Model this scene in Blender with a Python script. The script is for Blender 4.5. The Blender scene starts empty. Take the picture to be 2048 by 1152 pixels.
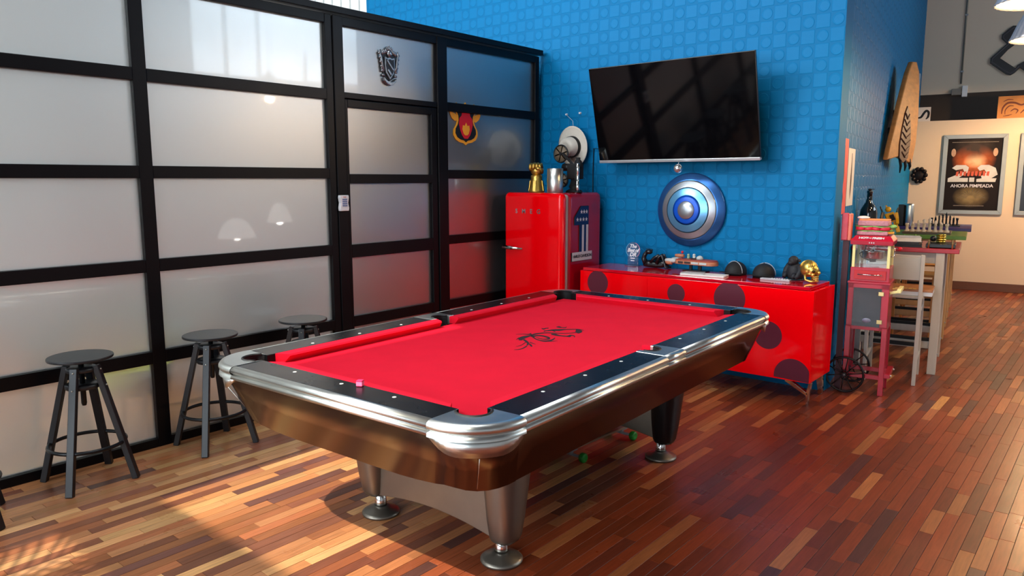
import bpy, bmesh, math, random
from mathutils import Vector, Matrix
R = math.radians
PI = math.pi
sc = bpy.context.scene
COL = sc.collection
rnd = random.Random(7)

# ------------------------------------------------------------------ camera
CAM_H = 1.53
FPX = 1485.8
YAW, PITCH, ROLL = R(-39.88), R(8.284), R(-0.044)
fw = Vector((math.sin(YAW) * math.cos(PITCH), math.cos(YAW) * math.cos(PITCH), -math.sin(PITCH)))
rt0 = Vector((math.cos(YAW), -math.sin(YAW), 0))
up0 = rt0.cross(fw)
rt = rt0 * math.cos(ROLL) + up0 * math.sin(ROLL)
up = -rt0 * math.sin(ROLL) + up0 * math.cos(ROLL)
camd = bpy.data.cameras.new('camera')
camd.sensor_width = 36.0
camd.lens = FPX / 2048 * 36
camd.clip_start = 0.05
camd.clip_end = 200
cam = bpy.data.objects.new('camera', camd)
COL.objects.link(cam)
M4 = Matrix((rt, up, -fw)).transposed().to_4x4()
M4.translation = (0, 0, CAM_H)
cam.matrix_world = M4
sc.camera = cam

# ------------------------------------------------------------------ light
W = bpy.data.worlds.new('world')
sc.world = W
W.use_nodes = True
bg = W.node_tree.nodes['Background']
bg.inputs[0].default_value = (0.72, 0.86, 1.0, 1)
bg.inputs[1].default_value = 2.4
sc.view_settings.view_transform = 'Standard'
sc.view_settings.look = 'None'
sc.view_settings.gamma = 1.0
sc.view_settings.use_curve_mapping = False
sc.view_settings.exposure = 0.0
sc.cycles.use_denoising = True
sc.cycles.max_bounces = 10
sc.cycles.diffuse_bounces = 4
sc.cycles.glossy_bounces = 5
sc.cycles.transmission_bounces = 8
sc.cycles.sample_clamp_indirect = 6.0
sc.cycles.caustics_reflective = False
sc.cycles.caustics_refractive = False

SUN_SLOPE = 0.69          # metres travelled along +y for each metre of fall
sd = bpy.data.lights.new('sun', 'SUN')
sd.energy = 5.6
sd.angle = R(0.6)
sd.color = (1.0, 0.90, 0.74)
so = bpy.data.objects.new('sun', sd)
COL.objects.link(so)
so.rotation_euler = Vector((0.0, SUN_SLOPE, -1.0)).to_track_quat('-Z', 'Y').to_euler()
so.location = (-2, -6, 9)


def area(name, loc, target, sx, sy, energy, color):
    l = bpy.data.lights.new(name, 'AREA')
    l.shape = 'RECTANGLE'
    l.size, l.size_y = sx, sy
    l.energy, l.color = energy, color
    o = bpy.data.objects.new(name, l)
    COL.objects.link(o)
    o.location = loc
    o.rotation_euler = (Vector(target) - Vector(loc)).to_track_quat('-Z', 'Y').to_euler()
    return o


ROOF = 5.2
XR_ = 4.2                 # side wall
# daylight through the windows and next-room roof light, plus added fill lamps
area('rear_window_daylight', (-1.4, -5.9, 1.9), (-1.4, 0, 0.9), 6.6, 2.2, 330, (0.86, 0.94, 1.0))
area('corner_window_daylight', (-4.9, -4.6, 2.2), (-2.8, 4, 0.2), 2.6, 2.2, 330, (0.88, 0.95, 1.0))
area('added_table_fill', (-2.9, 1.9, ROOF - 0.3), (-2.9, 2.1, 0), 2.2, 2.0, 95, (0.92, 0.96, 1.0))  # added fill to lift the felt; the roof has no opening here
area('next_room_roof_light', (-6.0, -1.7, 4.8), (-5.0, -0.4, 0), 3.0, 3.0, 900, (0.90, 0.97, 1.0))
area('next_room_fill', (-8.75, -0.9, 3.3), (-4, -0.6, 2.6), 4.6, 2.0, 190, (0.90, 0.97, 1.0))  # added fill behind the frosted panes; that wall has no window
area('clerestory_daylight', (XR_ - 0.05, 9.0, 4.2), (-1.6, 7.0, 2.9), 4.6, 1.5, 130, (0.72, 0.88, 1.0))


# ------------------------------------------------------------------ pixel helpers (photo is 2048 x 1152)
def ray(px, py):
    return rt * ((px - 1024) / FPX) + up * (-(py - 576) / FPX) + fw


ORG = Vector((0, 0, CAM_H))


def onz(px, py, z=0.0):
    d = ray(px, py)
    return ORG + d * ((z - CAM_H) / d.z)


def ony(px, py, y):
    d = ray(px, py)
    return ORG + d * (y / d.y)


def onx(px, py, x):
    d = ray(px, py)
    return ORG + d * (x / d.x)


def proj(p):
    q = Vector(p) - ORG
    w = q.dot(fw)
    if w < 0.05:
        return None
    return (1024 + FPX * q.dot(rt) / w, 576 - FPX * q.dot(up) / w)


# the far part of the room is turned by 8 degrees; u runs away from the return wall, v along it
FA = R(8.0)
FC = Vector((-1.63, 5.5, 0))
FU = Vector((math.cos(FA), math.sin(FA), 0))
FV = Vector((-math.sin(FA), math.cos(FA), 0))


def F(u, v, z=0.0):
    return FC + FU * u + FV * v + Vector((0, 0, z))


def onv(px, py, v):
    d = ray(px, py)
    t = (v - FV.dot(ORG - FC)) / FV.dot(d)
    p = ORG + d * t
    return (p - FC).dot(FU), p.z


def onu(px, py, u):
    d = ray(px, py)
    t = (u - FU.dot(ORG - FC)) / FU.dot(d)
    p = ORG + d * t
    return (p - FC).dot(FV), p.z


# ------------------------------------------------------------------ materials
def s2l(c):
    return tuple((x / 12.92 if x <= 0.04045 else ((x + 0.055) / 1.055) ** 2.4) for x in c)


def rgb(r, g, b):
    return s2l((r / 255, g / 255, b / 255)) + (1,)


MATS = {}


def mat(name, col, rough=0.5, metal=0.0, spec=0.5, coat=0.0, noise=0.0, nscale=20, bump=0.0, bscale=80,
        emit=None, estr=0.0, trans=0.0, ior=1.45, coat_rough=0.03, sheen=0.0, stretch=None, rnoise=0.0, alpha=1.0):
    if name in MATS:
        return MATS[name]
    m = bpy.data.materials.new(name)
    m.use_nodes = True
    nt = m.node_tree
    b = nt.nodes['Principled BSDF']
    b.inputs['Base Color'].default_value = col
    b.inputs['Roughness'].default_value = rough
    b.inputs['Metallic'].default_value = metal
    b.inputs['Specular IOR Level'].default_value = spec
    b.inputs['Coat Weight'].default_value = coat
    b.inputs['Coat Roughness'].default_value = coat_rough
    b.inputs['Transmission Weight'].default_value = trans
    b.inputs['IOR'].default_value = ior
    b.inputs['Alpha'].default_value = alpha
    if sheen:
        b.inputs['Sheen Weight'].default_value = sheen
    if emit:
        b.inputs['Emission Color'].default_value = emit
        b.inputs['Emission Strength'].default_value = estr
    tc = nt.nodes.new('ShaderNodeTexCoord')
    src = tc.outputs['Object']
    if stretch:
        mp = nt.nodes.new('ShaderNodeMapping')
        mp.inputs['Scale'].default_value = stretch
        nt.links.new(src, mp.inputs[0])
        src = mp.outputs[0]
    if noise or rnoise:
        n = nt.nodes.new('ShaderNodeTexNoise')
        n.inputs['Scale'].default_value = nscale
        n.inputs['Detail'].default_value = 5
        nt.links.new(src, n.inputs['Vector'])
        if noise:
            mx = nt.nodes.new('ShaderNodeMix')
            mx.data_type = 'RGBA'
            mx.inputs[6].default_value = tuple(c * (1 - noise) for c in col[:3]) + (1,)
            mx.inputs[7].default_value = tuple(min(1, c * (1 + noise)) for c in col[:3]) + (1,)
            nt.links.new(n.outputs['Fac'], mx.inputs[0])
            nt.links.new(mx.outputs[2], b.inputs['Base Color'])
        if rnoise:
            mr = nt.nodes.new('ShaderNodeMapRange')
            mr.inputs['To Min'].default_value = max(0.02, rough - rnoise)
            mr.inputs['To Max'].default_value = rough + rnoise
            nt.links.new(n.outputs['Fac'], mr.inputs[0])
            nt.links.new(mr.outputs[0], b.inputs['Roughness'])
    if bump:
        n2 = nt.nodes.new('ShaderNodeTexNoise')
        n2.inputs['Scale'].default_value = bscale
        n2.inputs['Detail'].default_value = 3
        nt.links.new(src, n2.inputs['Vector'])
        bp = nt.nodes.new('ShaderNodeBump')
        bp.inputs['Strength'].default_value = bump
        bp.inputs['Distance'].default_value = 0.002
        nt.links.new(n2.outputs['Fac'], bp.inputs['Height'])
        nt.links.new(bp.outputs[0], b.inputs['Normal'])
    MATS[name] = m
    return m


def wood_floor():
    m = bpy.data.materials.new('plank_wood')
    m.use_nodes = True
    nt = m.node_tree
    b = nt.nodes['Principled BSDF']
    at = nt.nodes.new('ShaderNodeAttribute')
    at.attribute_name = 'tone'
    tc = nt.nodes.new('ShaderNodeTexCoord')
    mp = nt.nodes.new('ShaderNodeMapping')
    mp.inputs['Scale'].default_value = (60, 4, 60)
    nt.links.new(tc.outputs['Object'], mp.inputs[0])
    n = nt.nodes.new('ShaderNodeTexNoise')
    n.inputs['Scale'].default_value = 1.6
    n.inputs['Detail'].default_value = 6
    nt.links.new(mp.outputs[0], n.inputs['Vector'])
    r = nt.nodes.new('ShaderNodeMapRange')
    r.inputs['From Min'].default_value = 0.3
    r.inputs['From Max'].default_value = 0.7
    r.inputs['To Min'].default_value = 0.78
    r.inputs['To Max'].default_value = 1.16
    nt.links.new(n.outputs['Fac'], r.inputs[0])
    mx = nt.nodes.new('ShaderNodeMix')
    mx.data_type = 'RGBA'
    mx.blend_type = 'MULTIPLY'
    mx.inputs[0].default_value = 1
    nt.links.new(at.outputs['Color'], mx.inputs[6])
    cb = nt.nodes.new('ShaderNodeCombineColor')
    for i in range(3):
        nt.links.new(r.outputs[0], cb.inputs[i])
    nt.links.new(cb.outputs[0], mx.inputs[7])
    nt.links.new(mx.outputs[2], b.inputs['Base Color'])
    n2 = nt.nodes.new('ShaderNodeTexNoise')
    n2.inputs['Scale'].default_value = 3.0
    n2.inputs['Detail'].default_value = 4
    nt.links.new(tc.outputs['Object'], n2.inputs['Vector'])
    r2 = nt.nodes.new('ShaderNodeMapRange')
    r2.inputs['To Min'].default_value = 0.2
    r2.inputs['To Max'].default_value = 0.42
    nt.links.new(n2.outputs['Fac'], r2.inputs[0])
    nt.links.new(r2.outputs[0], b.inputs['Roughness'])
    bp = nt.nodes.new('ShaderNodeBump')
    bp.inputs['Strength'].default_value = 0.12
    bp.inputs['Distance'].default_value = 0.002
    nt.links.new(n.outputs['Fac'], bp.inputs['Height'])
    nt.links.new(bp.outputs[0], b.inputs['Normal'])
    b.inputs['Specular IOR Level'].default_value = 0.3
    return m


def frosted():
    """frosted glazing: scatters what is behind it, mirrors faintly in front"""
    m = bpy.data.materials.new('frosted_glass')
    m.use_nodes = True
    nt = m.node_tree
    nt.nodes.clear()
    out = nt.nodes.new('ShaderNodeOutputMaterial')
    dif = nt.nodes.new('ShaderNodeBsdfDiffuse')
    dif.inputs[0].default_value = (0.16, 0.17, 0.17, 1)
    trl = nt.nodes.new('ShaderNodeBsdfTranslucent')
    trl.inputs[0].default_value = (0.80, 0.83, 0.83, 1)
    rfr = nt.nodes.new('ShaderNodeBsdfRefraction')
    rfr.inputs['Color'].default_value = (0.92, 0.95, 0.95, 1)
    rfr.inputs['Roughness'].default_value = 0.36
    rfr.inputs['IOR'].default_value = 1.3
    g1 = nt.nodes.new('ShaderNodeBsdfGlossy')
    g1.inputs['Roughness'].default_value = 0.36
    g2 = nt.nodes.new('ShaderNodeBsdfGlossy')
    g2.inputs['Roughness'].default_value = 0.03
    m1 = nt.nodes.new('ShaderNodeMixShader')
    m1.inputs[0].default_value = 0.82
    nt.links.new(dif.outputs[0], m1.inputs[1])
    nt.links.new(trl.outputs[0], m1.inputs[2])
    m2 = nt.nodes.new('ShaderNodeMixShader')
    m2.inputs[0].default_value = 0.55
    nt.links.new(m1.outputs[0], m2.inputs[1])
    nt.links.new(rfr.outputs[0], m2.inputs[2])
    m3 = nt.nodes.new('ShaderNodeMixShader')
    m3.inputs[0].default_value = 0.42
    nt.links.new(m2.outputs[0], m3.inputs[1])
    nt.links.new(g1.outputs[0], m3.inputs[2])
    fr = nt.nodes.new('ShaderNodeFresnel')
    fr.inputs[0].default_value = 1.5
    m4 = nt.nodes.new('ShaderNodeMixShader')
    nt.links.new(fr.outputs[0], m4.inputs[0])
    nt.links.new(m3.outputs[0], m4.inputs[1])
    nt.links.new(g2.outputs[0], m4.inputs[2])
    nt.links.new(m4.outputs[0], out.inputs[0])
    return m


def clear_pane(name='clear_glass', tint=(0.95, 0.97, 0.97, 1), gloss=0.10):
    m = bpy.data.materials.new(name)
    m.use_nodes = True
    nt = m.node_tree
    nt.nodes.clear()
    out = nt.nodes.new('ShaderNodeOutputMaterial')
    t = nt.nodes.new('ShaderNodeBsdfTransparent')
    t.inputs[0].default_value = tint
    g = nt.nodes.new('ShaderNodeBsdfGlossy')
    g.inputs['Roughness'].default_value = 0.05
    mx = nt.nodes.new('ShaderNodeMixShader')
    mx.inputs[0].default_value = gloss
    nt.links.new(t.outputs[0], mx.inputs[1])
    nt.links.new(g.outputs[0], mx.inputs[2])
    nt.links.new(mx.outputs[0], out.inputs[0])
    return m


WOODF = wood_floor()
FROST = frosted()
CLEAR = clear_pane()
BLACKAL = mat('black_aluminium', rgb(11, 10, 13), 0.36, 0.0, 0.2, noise=0.1, nscale=6, rnoise=0.05)
BLUE = mat('blue_wallpaper', rgb(0, 112, 166), 0.5, 0.0, 0.14, noise=0.05, nscale=9, bump=0.12, bscale=300)
BLUED = mat('blue_wallpaper_ground', rgb(0, 104, 155), 0.55, 0.0, 0.14, noise=0.05, nscale=9)
WHITEW = mat('white_painted_wall', rgb(226, 228, 226), 0.6, noise=0.04, nscale=3, bump=0.1, bscale=60)
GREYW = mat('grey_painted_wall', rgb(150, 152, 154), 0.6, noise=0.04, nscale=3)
BEIGE = mat('beige_plaster', rgb(222, 202, 178), 0.7, noise=0.04, nscale=2, bump=0.15, bscale=50)
DARKB = mat('dark_brown_paint', rgb(52, 40, 32), 0.6, noise=0.1, nscale=6)
UNDER = mat('floor_underlay', rgb(40, 22, 14), 0.6, noise=0.2, nscale=8)
BASEW = mat('baseboard_wood', rgb(96, 58, 36), 0.4, noise=0.25, nscale=4, stretch=(1, 12, 12))
ROOFM = mat('roof_panel', rgb(120, 122, 124), 0.6, noise=0.05, nscale=3)
STEELB = mat('beam_paint', rgb(120, 124, 128), 0.5, noise=0.08, nscale=4)
FELT = mat('red_felt', rgb(212, 5, 40), 0.85, 0.0, 0.25, noise=0.12, nscale=7, bump=0.25, bscale=600)
RAILB = mat('black_rail_laminate', rgb(14, 15, 17), 0.26, 0.0, 0.25, noise=0.15, nscale=5, rnoise=0.08)
CHROME = mat('brushed_aluminium', rgb(214, 217, 212), 0.32, 1.0, noise=0.08, nscale=10, rnoise=0.08)
CHROME2 = mat('polished_chrome', rgb(215, 216, 214), 0.1, 1.0, noise=0.04, nscale=10)
APRON = mat('black_gloss_apron', rgb(8, 7, 7), 0.2, 0.0, 0.6, coat=0.5, noise=0.2, nscale=8, coat_rough=0.17)
PEWTER = mat('pewter_leg', rgb(128, 122, 112), 0.38, 0.85, noise=0.1, nscale=14, bump=0.1, bscale=400)
RUBBER = mat('black_rubber', rgb(12, 12, 13), 0.6, noise=0.1)
WHITEP = mat('pearl_white', rgb(235, 235, 228), 0.35, noise=0.02)
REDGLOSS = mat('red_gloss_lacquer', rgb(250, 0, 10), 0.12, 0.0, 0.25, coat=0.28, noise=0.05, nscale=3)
REDTOP = mat('red_gloss_top', rgb(206, 6, 30), 0.1, 0.0, 0.5, coat=0.7, noise=0.05, nscale=3)
MAROON = mat('maroon_dot', rgb(92, 32, 48), 0.3, noise=0.08, nscale=12)
STOOLB = mat('black_stool_wood', rgb(30, 31, 34), 0.36, noise=0.2, nscale=8, stretch=(8, 8, 1))
STOOLM = mat('black_steel', rgb(26, 27, 29), 0.3, 0.4, noise=0.1, nscale=12)
BLACKP = mat('black_plastic', rgb(16, 16, 18), 0.35, noise=0.1, nscale=15)
BLACKM = mat('black_matte', rgb(20, 20, 22), 0.7, noise=0.15, nscale=20)
SCREEN = mat('tv_screen', rgb(5, 5, 7), 0.06, 0.0, 0.6, noise=0.2, nscale=2)
SILVER = mat('silver_plastic', rgb(196, 200, 204), 0.3, 0.6, noise=0.03)
GOLD = mat('gold_paint', rgb(206, 168, 84), 0.3, 0.9, noise=0.2, nscale=30, bump=0.3, bscale=90)
WHITEPL = mat('white_plastic', rgb(226, 228, 230), 0.4, noise=0.02)
GREYPL = mat('grey_plastic', rgb(150, 152, 156), 0.4, noise=0.05)


# ------------------------------------------------------------------ mesh building
class MB:
    def __init__(s, M=None):
        s.v, s.f, s.s = [], [], []
        s.M = M

    def add(s, vs, fs, smooth=False):
        o = len(s.v)
        for p in vs:
            p = Vector(p)
            s.v.append(s.M @ p if s.M else p)
        for f in fs:
            s.f.append([i + o for i in f])
            s.s.append(smooth)
        return s

    def box(s, x0, x1, y0, y1, z0, z1):
        vs = [(x, y, z) for z in (z0, z1) for y in (y0, y1) for x in (x0, x1)]
        return s.add(vs, [(0, 2, 3, 1), (4, 5, 7, 6), (0, 1, 5, 4), (2, 6, 7, 3), (0, 4, 6, 2), (1, 3, 7, 5)])

    def cbox(s, c, sx, sy, sz):
        return s.box(c[0] - sx / 2, c[0] + sx / 2, c[1] - sy / 2, c[1] + sy / 2, c[2] - sz / 2, c[2] + sz / 2)

    def bar(s, p0, p1, w, h=None, upv=(0, 0, 1), w1=None, h1=None):
        """rectangular bar from p0 to p1"""
        h = w if h is None else h
        w1 = w if w1 is None else w1
        h1 = h if h1 is None else h1
        p0, p1 = Vector(p0), Vector(p1)
        d = (p1 - p0).normalized()
        u = Vector(upv)
        if abs(d.dot(u)) > 0.97:
            u = Vector((0, 1, 0))
        a = d.cross(u).normalized()
        b = a.cross(d).normalized()
        vs = []
        for p, ww, hh in ((p0, w, h), (p1, w1, h1)):
            for i, j in ((-1, -1), (1, -1), (1, 1), (-1, 1)):
                vs.append(p + a * (i * ww / 2) + b * (j * hh / 2))
        return s.add(vs, [(3, 2, 1, 0), (4, 5, 6, 7), (0, 1, 5, 4), (1, 2, 6, 5), (2, 3, 7, 6), (3, 0, 4, 7)])

    def tube(s, pts, r, n=10, closed=False, caps=True):
        pts = [Vector(p) for p in pts]
        k = len(pts)
        rs = r if isinstance(r, (list, tuple)) else [r] * k
        rings = []
        prev = None
        for i in range(k):
            if closed:
                d = (pts[(i + 1) % k] - pts[i - 1]).normalized()
            else:
                d = (pts[min(i + 1, k - 1)] - pts[max(i - 1, 0)]).normalized()
            if prev is None:
                u = Vector((0, 0, 1)) if abs(d.z) < 0.9 else Vector((1, 0, 0))
                a = d.cross(u).normalized()
            else:
                a = (prev - d * prev.dot(d)).normalized()
            prev = a
            b = d.cross(a)
            rings.append([pts[i] + (a * math.cos(t) + b * math.sin(t)) * rs[i] for t in (2 * PI * j / n for j in range(n))])
        vs = [p for q in rings for p in q]
        fs = []
        m = k if closed else k - 1
        for i in range(m):
            i2 = (i + 1) % k
            for j in range(n):
                j2 = (j + 1) % n
                fs.append((i * n + j, i * n + j2, i2 * n + j2, i2 * n + j))
        s.add(vs, fs, True)
        if caps and not closed:
            s.add(rings[0], [tuple(range(n))[::-1]])
            s.add(rings[-1], [tuple(range(n))])
        return s

    def cyl(s, p0, p1, r0, r1=None, n=20, caps=True):
        return s.tube([p0, p1], [r0, r0 if r1 is None else r1], n, False, caps)

    def lathe(s, prof, n=28, c=(0, 0, 0), ax=None, sy=1.0, ribs=0, rib=0.0):
        vs = []
        A = ax or Matrix.Identity(3)
        c = Vector(c)
        for r, z in prof:
            for j in range(n):
                t = 2 * PI * j / n
                rr = r * (1 + (rib * math.cos(ribs * t) if ribs else 0))
                vs.append(c + A @ Vector((rr * math.cos(t), rr * math.sin(t) * sy, z)))
        fs = []
        for i in range(len(prof) - 1):
            for j in range(n):
                j2 = (j + 1) % n
                fs.append((i * n + j, i * n + j2, (i + 1) * n + j2, (i + 1) * n + j))
        s.add(vs, fs, True)
        if prof[0][0] > 1e-5:
            s.add(vs[:n] if not s.M else vs[:n], [tuple(range(n))[::-1]])
        if prof[-1][0] > 1e-5:
            s.add(vs[-n:], [tuple(range(n))])
        return s

    def ball(s, c, r, nu=16, nv=10):
        r = (r, r, r) if not isinstance(r, (tuple, list)) else r
        vs, fs = [], []
        for i in range(nv + 1):
            ph = PI * i / nv
            for j in range(nu):
                t = 2 * PI * j / nu
                vs.append((c[0] + r[0] * math.sin(ph) * math.cos(t), c[1] + r[1] * math.sin(ph) * math.sin(t), c[2] + r[2] * math.cos(ph)))
        for i in range(nv):
            for j in range(nu):
                j2 = (j + 1) % nu
                fs.append((i * nu + j, (i + 1) * nu + j, (i + 1) * nu + j2, i * nu + j2))
        return s.add(vs, fs, True)

    def prism(s, poly, w0, w1, fn=None):
        """polygon of (a, b), extruded from w0 to w1; fn maps (a, b, w) to x, y, z"""
        fn = fn or (lambda a, b, w: (a, b, w))
        n = len(poly)
        vs = [fn(a, b, w0) for a, b in poly] + [fn(a, b, w1) for a, b in poly]
        fs = [tuple(range(n))[::-1], tuple(range(n, 2 * n))]
        fs += [(i, (i + 1) % n, n + (i + 1) % n, n + i) for i in range(n)]
        return s.add(vs, fs)


def link(o, parent=None):
    COL.objects.link(o)
    if parent:
        o.parent = parent
    return o


def obj(name, mb, material, parent=None, bevel=0.0, seg=2, flip=True, loc=None, fixn=True):
    me = bpy.data.meshes.new(name)
    me.from_pydata([tuple(p) for p in mb.v], [], mb.f)
    me.polygons.foreach_set('use_smooth', mb.s)
    if fixn:
        b = bmesh.new()
        b.from_mesh(me)
        bmesh.ops.remove_doubles(b, verts=b.verts, dist=1e-6)
        bmesh.ops.recalc_face_normals(b, faces=b.faces)
        b.to_mesh(me)
        b.free()
    me.materials.append(material)
    o = bpy.data.objects.new(name, me)
    link(o, parent)
    if loc:
        o.location = loc
    if bevel:
        md = o.modifiers.new('bevel', 'BEVEL')
        md.width = bevel
        md.segments = seg
        md.limit_method = 'ANGLE'
        md.angle_limit = R(40)
        md.harden_normals = False
    return o


def tag(o, label=None, cat=None, group=None, kind=None):
    if label:
        o['label'] = label
    if cat:
        o['category'] = cat
    if group:
        o['group'] = group
    if kind:
        o['kind'] = kind
    return o


def thing(name, label, cat, loc=(0, 0, 0), rz=0.0, group=None):
    o = bpy.data.objects.new(name, None)
    o.empty_display_size = 0.1
    link(o)
    o.location = loc
    o.rotation_euler = (0, 0, rz)
    return tag(o, label, cat, group)


def struct(name, mb, material, label=None, bevel=0.0):
    o = obj(name, mb, material, None, bevel)
    return tag(o, label, None, None, 'structure')


def text_mesh(txt, size, extrude=0.0008, bold=0.0, shear=0.0, space=1.0, align='CENTER'):
    c = bpy.data.curves.new('lettering', 'FONT')
    c.body = txt
    c.size = size
    c.extrude = extrude
    c.offset = bold
    c.shear = shear
    c.space_character = space
    c.align_x = align
    c.align_y = 'CENTER'
    c.resolution_u = 3
    t = bpy.data.objects.new('lettering', c)
    COL.objects.link(t)
    bpy.context.view_layer.update()
    me = bpy.data.meshes.new_from_object(t)
    bpy.data.objects.remove(t)
    return me


def letters(txt, size, material, parent, origin, xdir, ydir, name='lettering', **kw):
    """flat lettering: text runs along xdir, its height along ydir"""
    me = text_mesh(txt, size, **kw)
    me.materials.clear()
    me.materials.append(material)
    X, Y = Vector(xdir).normalized(), Vector(ydir).normalized()
    Z = X.cross(Y)
    M = Matrix((X, Y, Z)).transposed().to_4x4()
    M.translation = Vector(origin)
    me.transform(M)
    o = bpy.data.objects.new(name, me)
    link(o, parent)
    return o


def copy_tree(o, parent=None):
    c = o.copy()
    COL.objects.link(c)
    c.parent = parent
    for ch in list(o.children):
        copy_tree(ch, c)
    return c


def arc(cx, cy, r, a0, a1, n=8):
    return [(cx + r * math.cos(R(a0 + (a1 - a0) * i / n)), cy + r * math.sin(R(a0 + (a1 - a0) * i / n))) for i in range(n + 1)]


def stroke_poly(pts, ws):
    """closed outline of a brush stroke along 2-D pts with widths ws"""
    # resample with Catmull-Rom
    P, Wd = [], []
    k = len(pts)
    for i in range(k - 1):
        p0, p1, p2, p3 = pts[max(i - 1, 0)], pts[i], pts[i + 1], pts[min(i + 2, k - 1)]
        for j in range(4):
            t = j / 4
            q = [0.5 * (2 * p1[c] + (p2[c] - p0[c]) * t + (2 * p0[c] - 5 * p1[c] + 4 * p2[c] - p3[c]) * t * t
                        + (3 * p1[c] - p0[c] - 3 * p2[c] + p3[c]) * t ** 3) for c in (0, 1)]
            P.append(q)
            Wd.append(ws[i] + (ws[i + 1] - ws[i]) * t)
    P.append(list(pts[-1]))
    Wd.append(ws[-1])
    L, Rr = [], []
    for i, p in enumerate(P):
        a, b = P[max(i - 1, 0)], P[min(i + 1, len(P) - 1)]
        dx, dy = b[0] - a[0], b[1] - a[1]
        l = math.hypot(dx, dy) or 1
        nx, ny = -dy / l, dx / l
        L.append((p[0] + nx * Wd[i] / 2, p[1] + ny * Wd[i] / 2))
        Rr.append((p[0] - nx * Wd[i] / 2, p[1] - ny * Wd[i] / 2))
    return L, Rr


def add_stroke(mb, pts, ws, fn):
    L, Rr = stroke_poly(pts, ws)
    n = len(L)
    mb.add([fn(*p) for p in L] + [fn(*p) for p in Rr], [(i, i + 1, n + i + 1, n + i) for i in range(n - 1)])

# ================================================================== the setting
XP = -4.217            # front face of the glass partition
YT = 5.5               # the blue wall with the television
# ---- floor
floor = struct('floor', MB().box(-9, 5, -6.2, 14.5, -0.06, -0.006), UNDER, 'reddish brown strip hardwood floor')
PW = 0.0565
TONES_SHADE = [(190, 128, 74), (164, 96, 56), (130, 56, 30), (104, 46, 30), (86, 48, 42)]      # out in the hall, redder shade put into the colours
TONES_SUN = [(204, 150, 98), (182, 122, 78), (160, 98, 62), (128, 78, 56), (106, 68, 58)]    # same planks by the partition, sunlight put into their colours


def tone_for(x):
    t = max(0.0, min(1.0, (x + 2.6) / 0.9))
    wl, wr = (0.24, 0.32, 0.24, 0.14, 0.06), (0.012, 0.10, 0.62, 0.23, 0.04)  # more light planks near the partition, again standing in for sunlight
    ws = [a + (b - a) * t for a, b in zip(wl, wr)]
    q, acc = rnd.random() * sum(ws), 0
    for c, c2, w in zip(TONES_SHADE, TONES_SUN, ws):
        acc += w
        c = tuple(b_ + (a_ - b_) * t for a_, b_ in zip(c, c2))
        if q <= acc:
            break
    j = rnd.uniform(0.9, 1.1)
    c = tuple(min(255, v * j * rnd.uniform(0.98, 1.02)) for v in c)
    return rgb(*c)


planks = []
x = -8.4
while x < 3.6:
    y = -3.0 - rnd.uniform(0, 0.5)
    while y < 12.6:
        ln = rnd.choice((0.30, 0.36, 0.42, 0.5, 0.6, 0.7)) * rnd.uniform(0.9, 1.1)
        planks.append((x, y, ln))
        y += ln
    x += PW


def plank_geo(x, y, ln, dz):
    g = 0.0009
    e = 0.0005
    x0, x1, y0, y1 = x + g, x + PW - g, y + g, y + ln - g
    vs = [(x0, y0, -0.006), (x1, y0, -0.006), (x1, y1, -0.006), (x0, y1, -0.006)]
    vs += [(x0, y0, dz - e), (x1, y0, dz - e), (x1, y1, dz - e), (x0, y1, dz - e)]
    vs += [(x0 + e, y0 + e, dz), (x1 - e, y0 + e, dz), (x1 - e, y1 - e, dz), (x0 + e, y1 - e, dz)]
    fs = []
    for a in (0, 4):
        for i in range(4):
            j = (i + 1) % 4
            fs.append((a + i, a + j, a + 4 + j, a + 4 + i))
    fs.append((8, 9, 10, 11))
    return vs, fs


def screen_area(c, du, dv):
    """rough area in photo pixels of a small rectangle, 0 when out of the frame"""
    p = proj(c)
    if not p or not (-20 < p[0] < 2068 and -20 < p[1] < 1172):
        return 0
    a, b = proj(Vector(c) + Vector(du)), proj(Vector(c) + Vector(dv))
    if not a or not b:
        return 0
    ax, ay, bx, by = a[0] - p[0], a[1] - p[1], b[0] - p[0], b[1] - p[1]
    return abs(ax * by - ay * bx)


def in_table_shadow(x, y):
    dx, dy = x + 2.2, y - 2.84
    return False


rank = []
for i, (x, y, ln) in enumerate(planks):
    c = (x + PW / 2, y + ln / 2, 0)
    a = 0 if c[0] < XP else screen_area(c, (PW, 0, 0), (0, ln, 0))
    if a:
        p = proj(c)
        # hidden behind the table's apron and top
        if 460 < p[0] < 1480 and p[1] < 1150 - 0.9 * abs(p[0] - 960) * 0.75 and p[1] < 960 and p[0] < 1300 and p[1] > 600:
            a = a if p[1] > 900 else 0
    rank.append((a, i))
rank.sort(reverse=True)
single = {i for a, i in rank[:300] if a > 0}
fv, ff, ft = [], [], []
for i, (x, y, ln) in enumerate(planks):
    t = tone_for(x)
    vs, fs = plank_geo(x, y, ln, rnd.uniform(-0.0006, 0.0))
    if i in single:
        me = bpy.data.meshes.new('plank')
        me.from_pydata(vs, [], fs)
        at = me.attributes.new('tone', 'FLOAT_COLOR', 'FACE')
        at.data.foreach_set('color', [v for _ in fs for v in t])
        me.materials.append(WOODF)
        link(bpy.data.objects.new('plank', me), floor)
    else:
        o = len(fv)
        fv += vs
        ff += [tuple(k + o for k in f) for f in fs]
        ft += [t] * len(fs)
me = bpy.data.meshes.new('plank_field')
me.from_pydata(fv, [], ff)
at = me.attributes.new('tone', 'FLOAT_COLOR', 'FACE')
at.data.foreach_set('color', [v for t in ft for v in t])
me.materials.append(WOODF)
tag(link(bpy.data.objects.new('plank_field', me), floor), kind='stuff')


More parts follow.
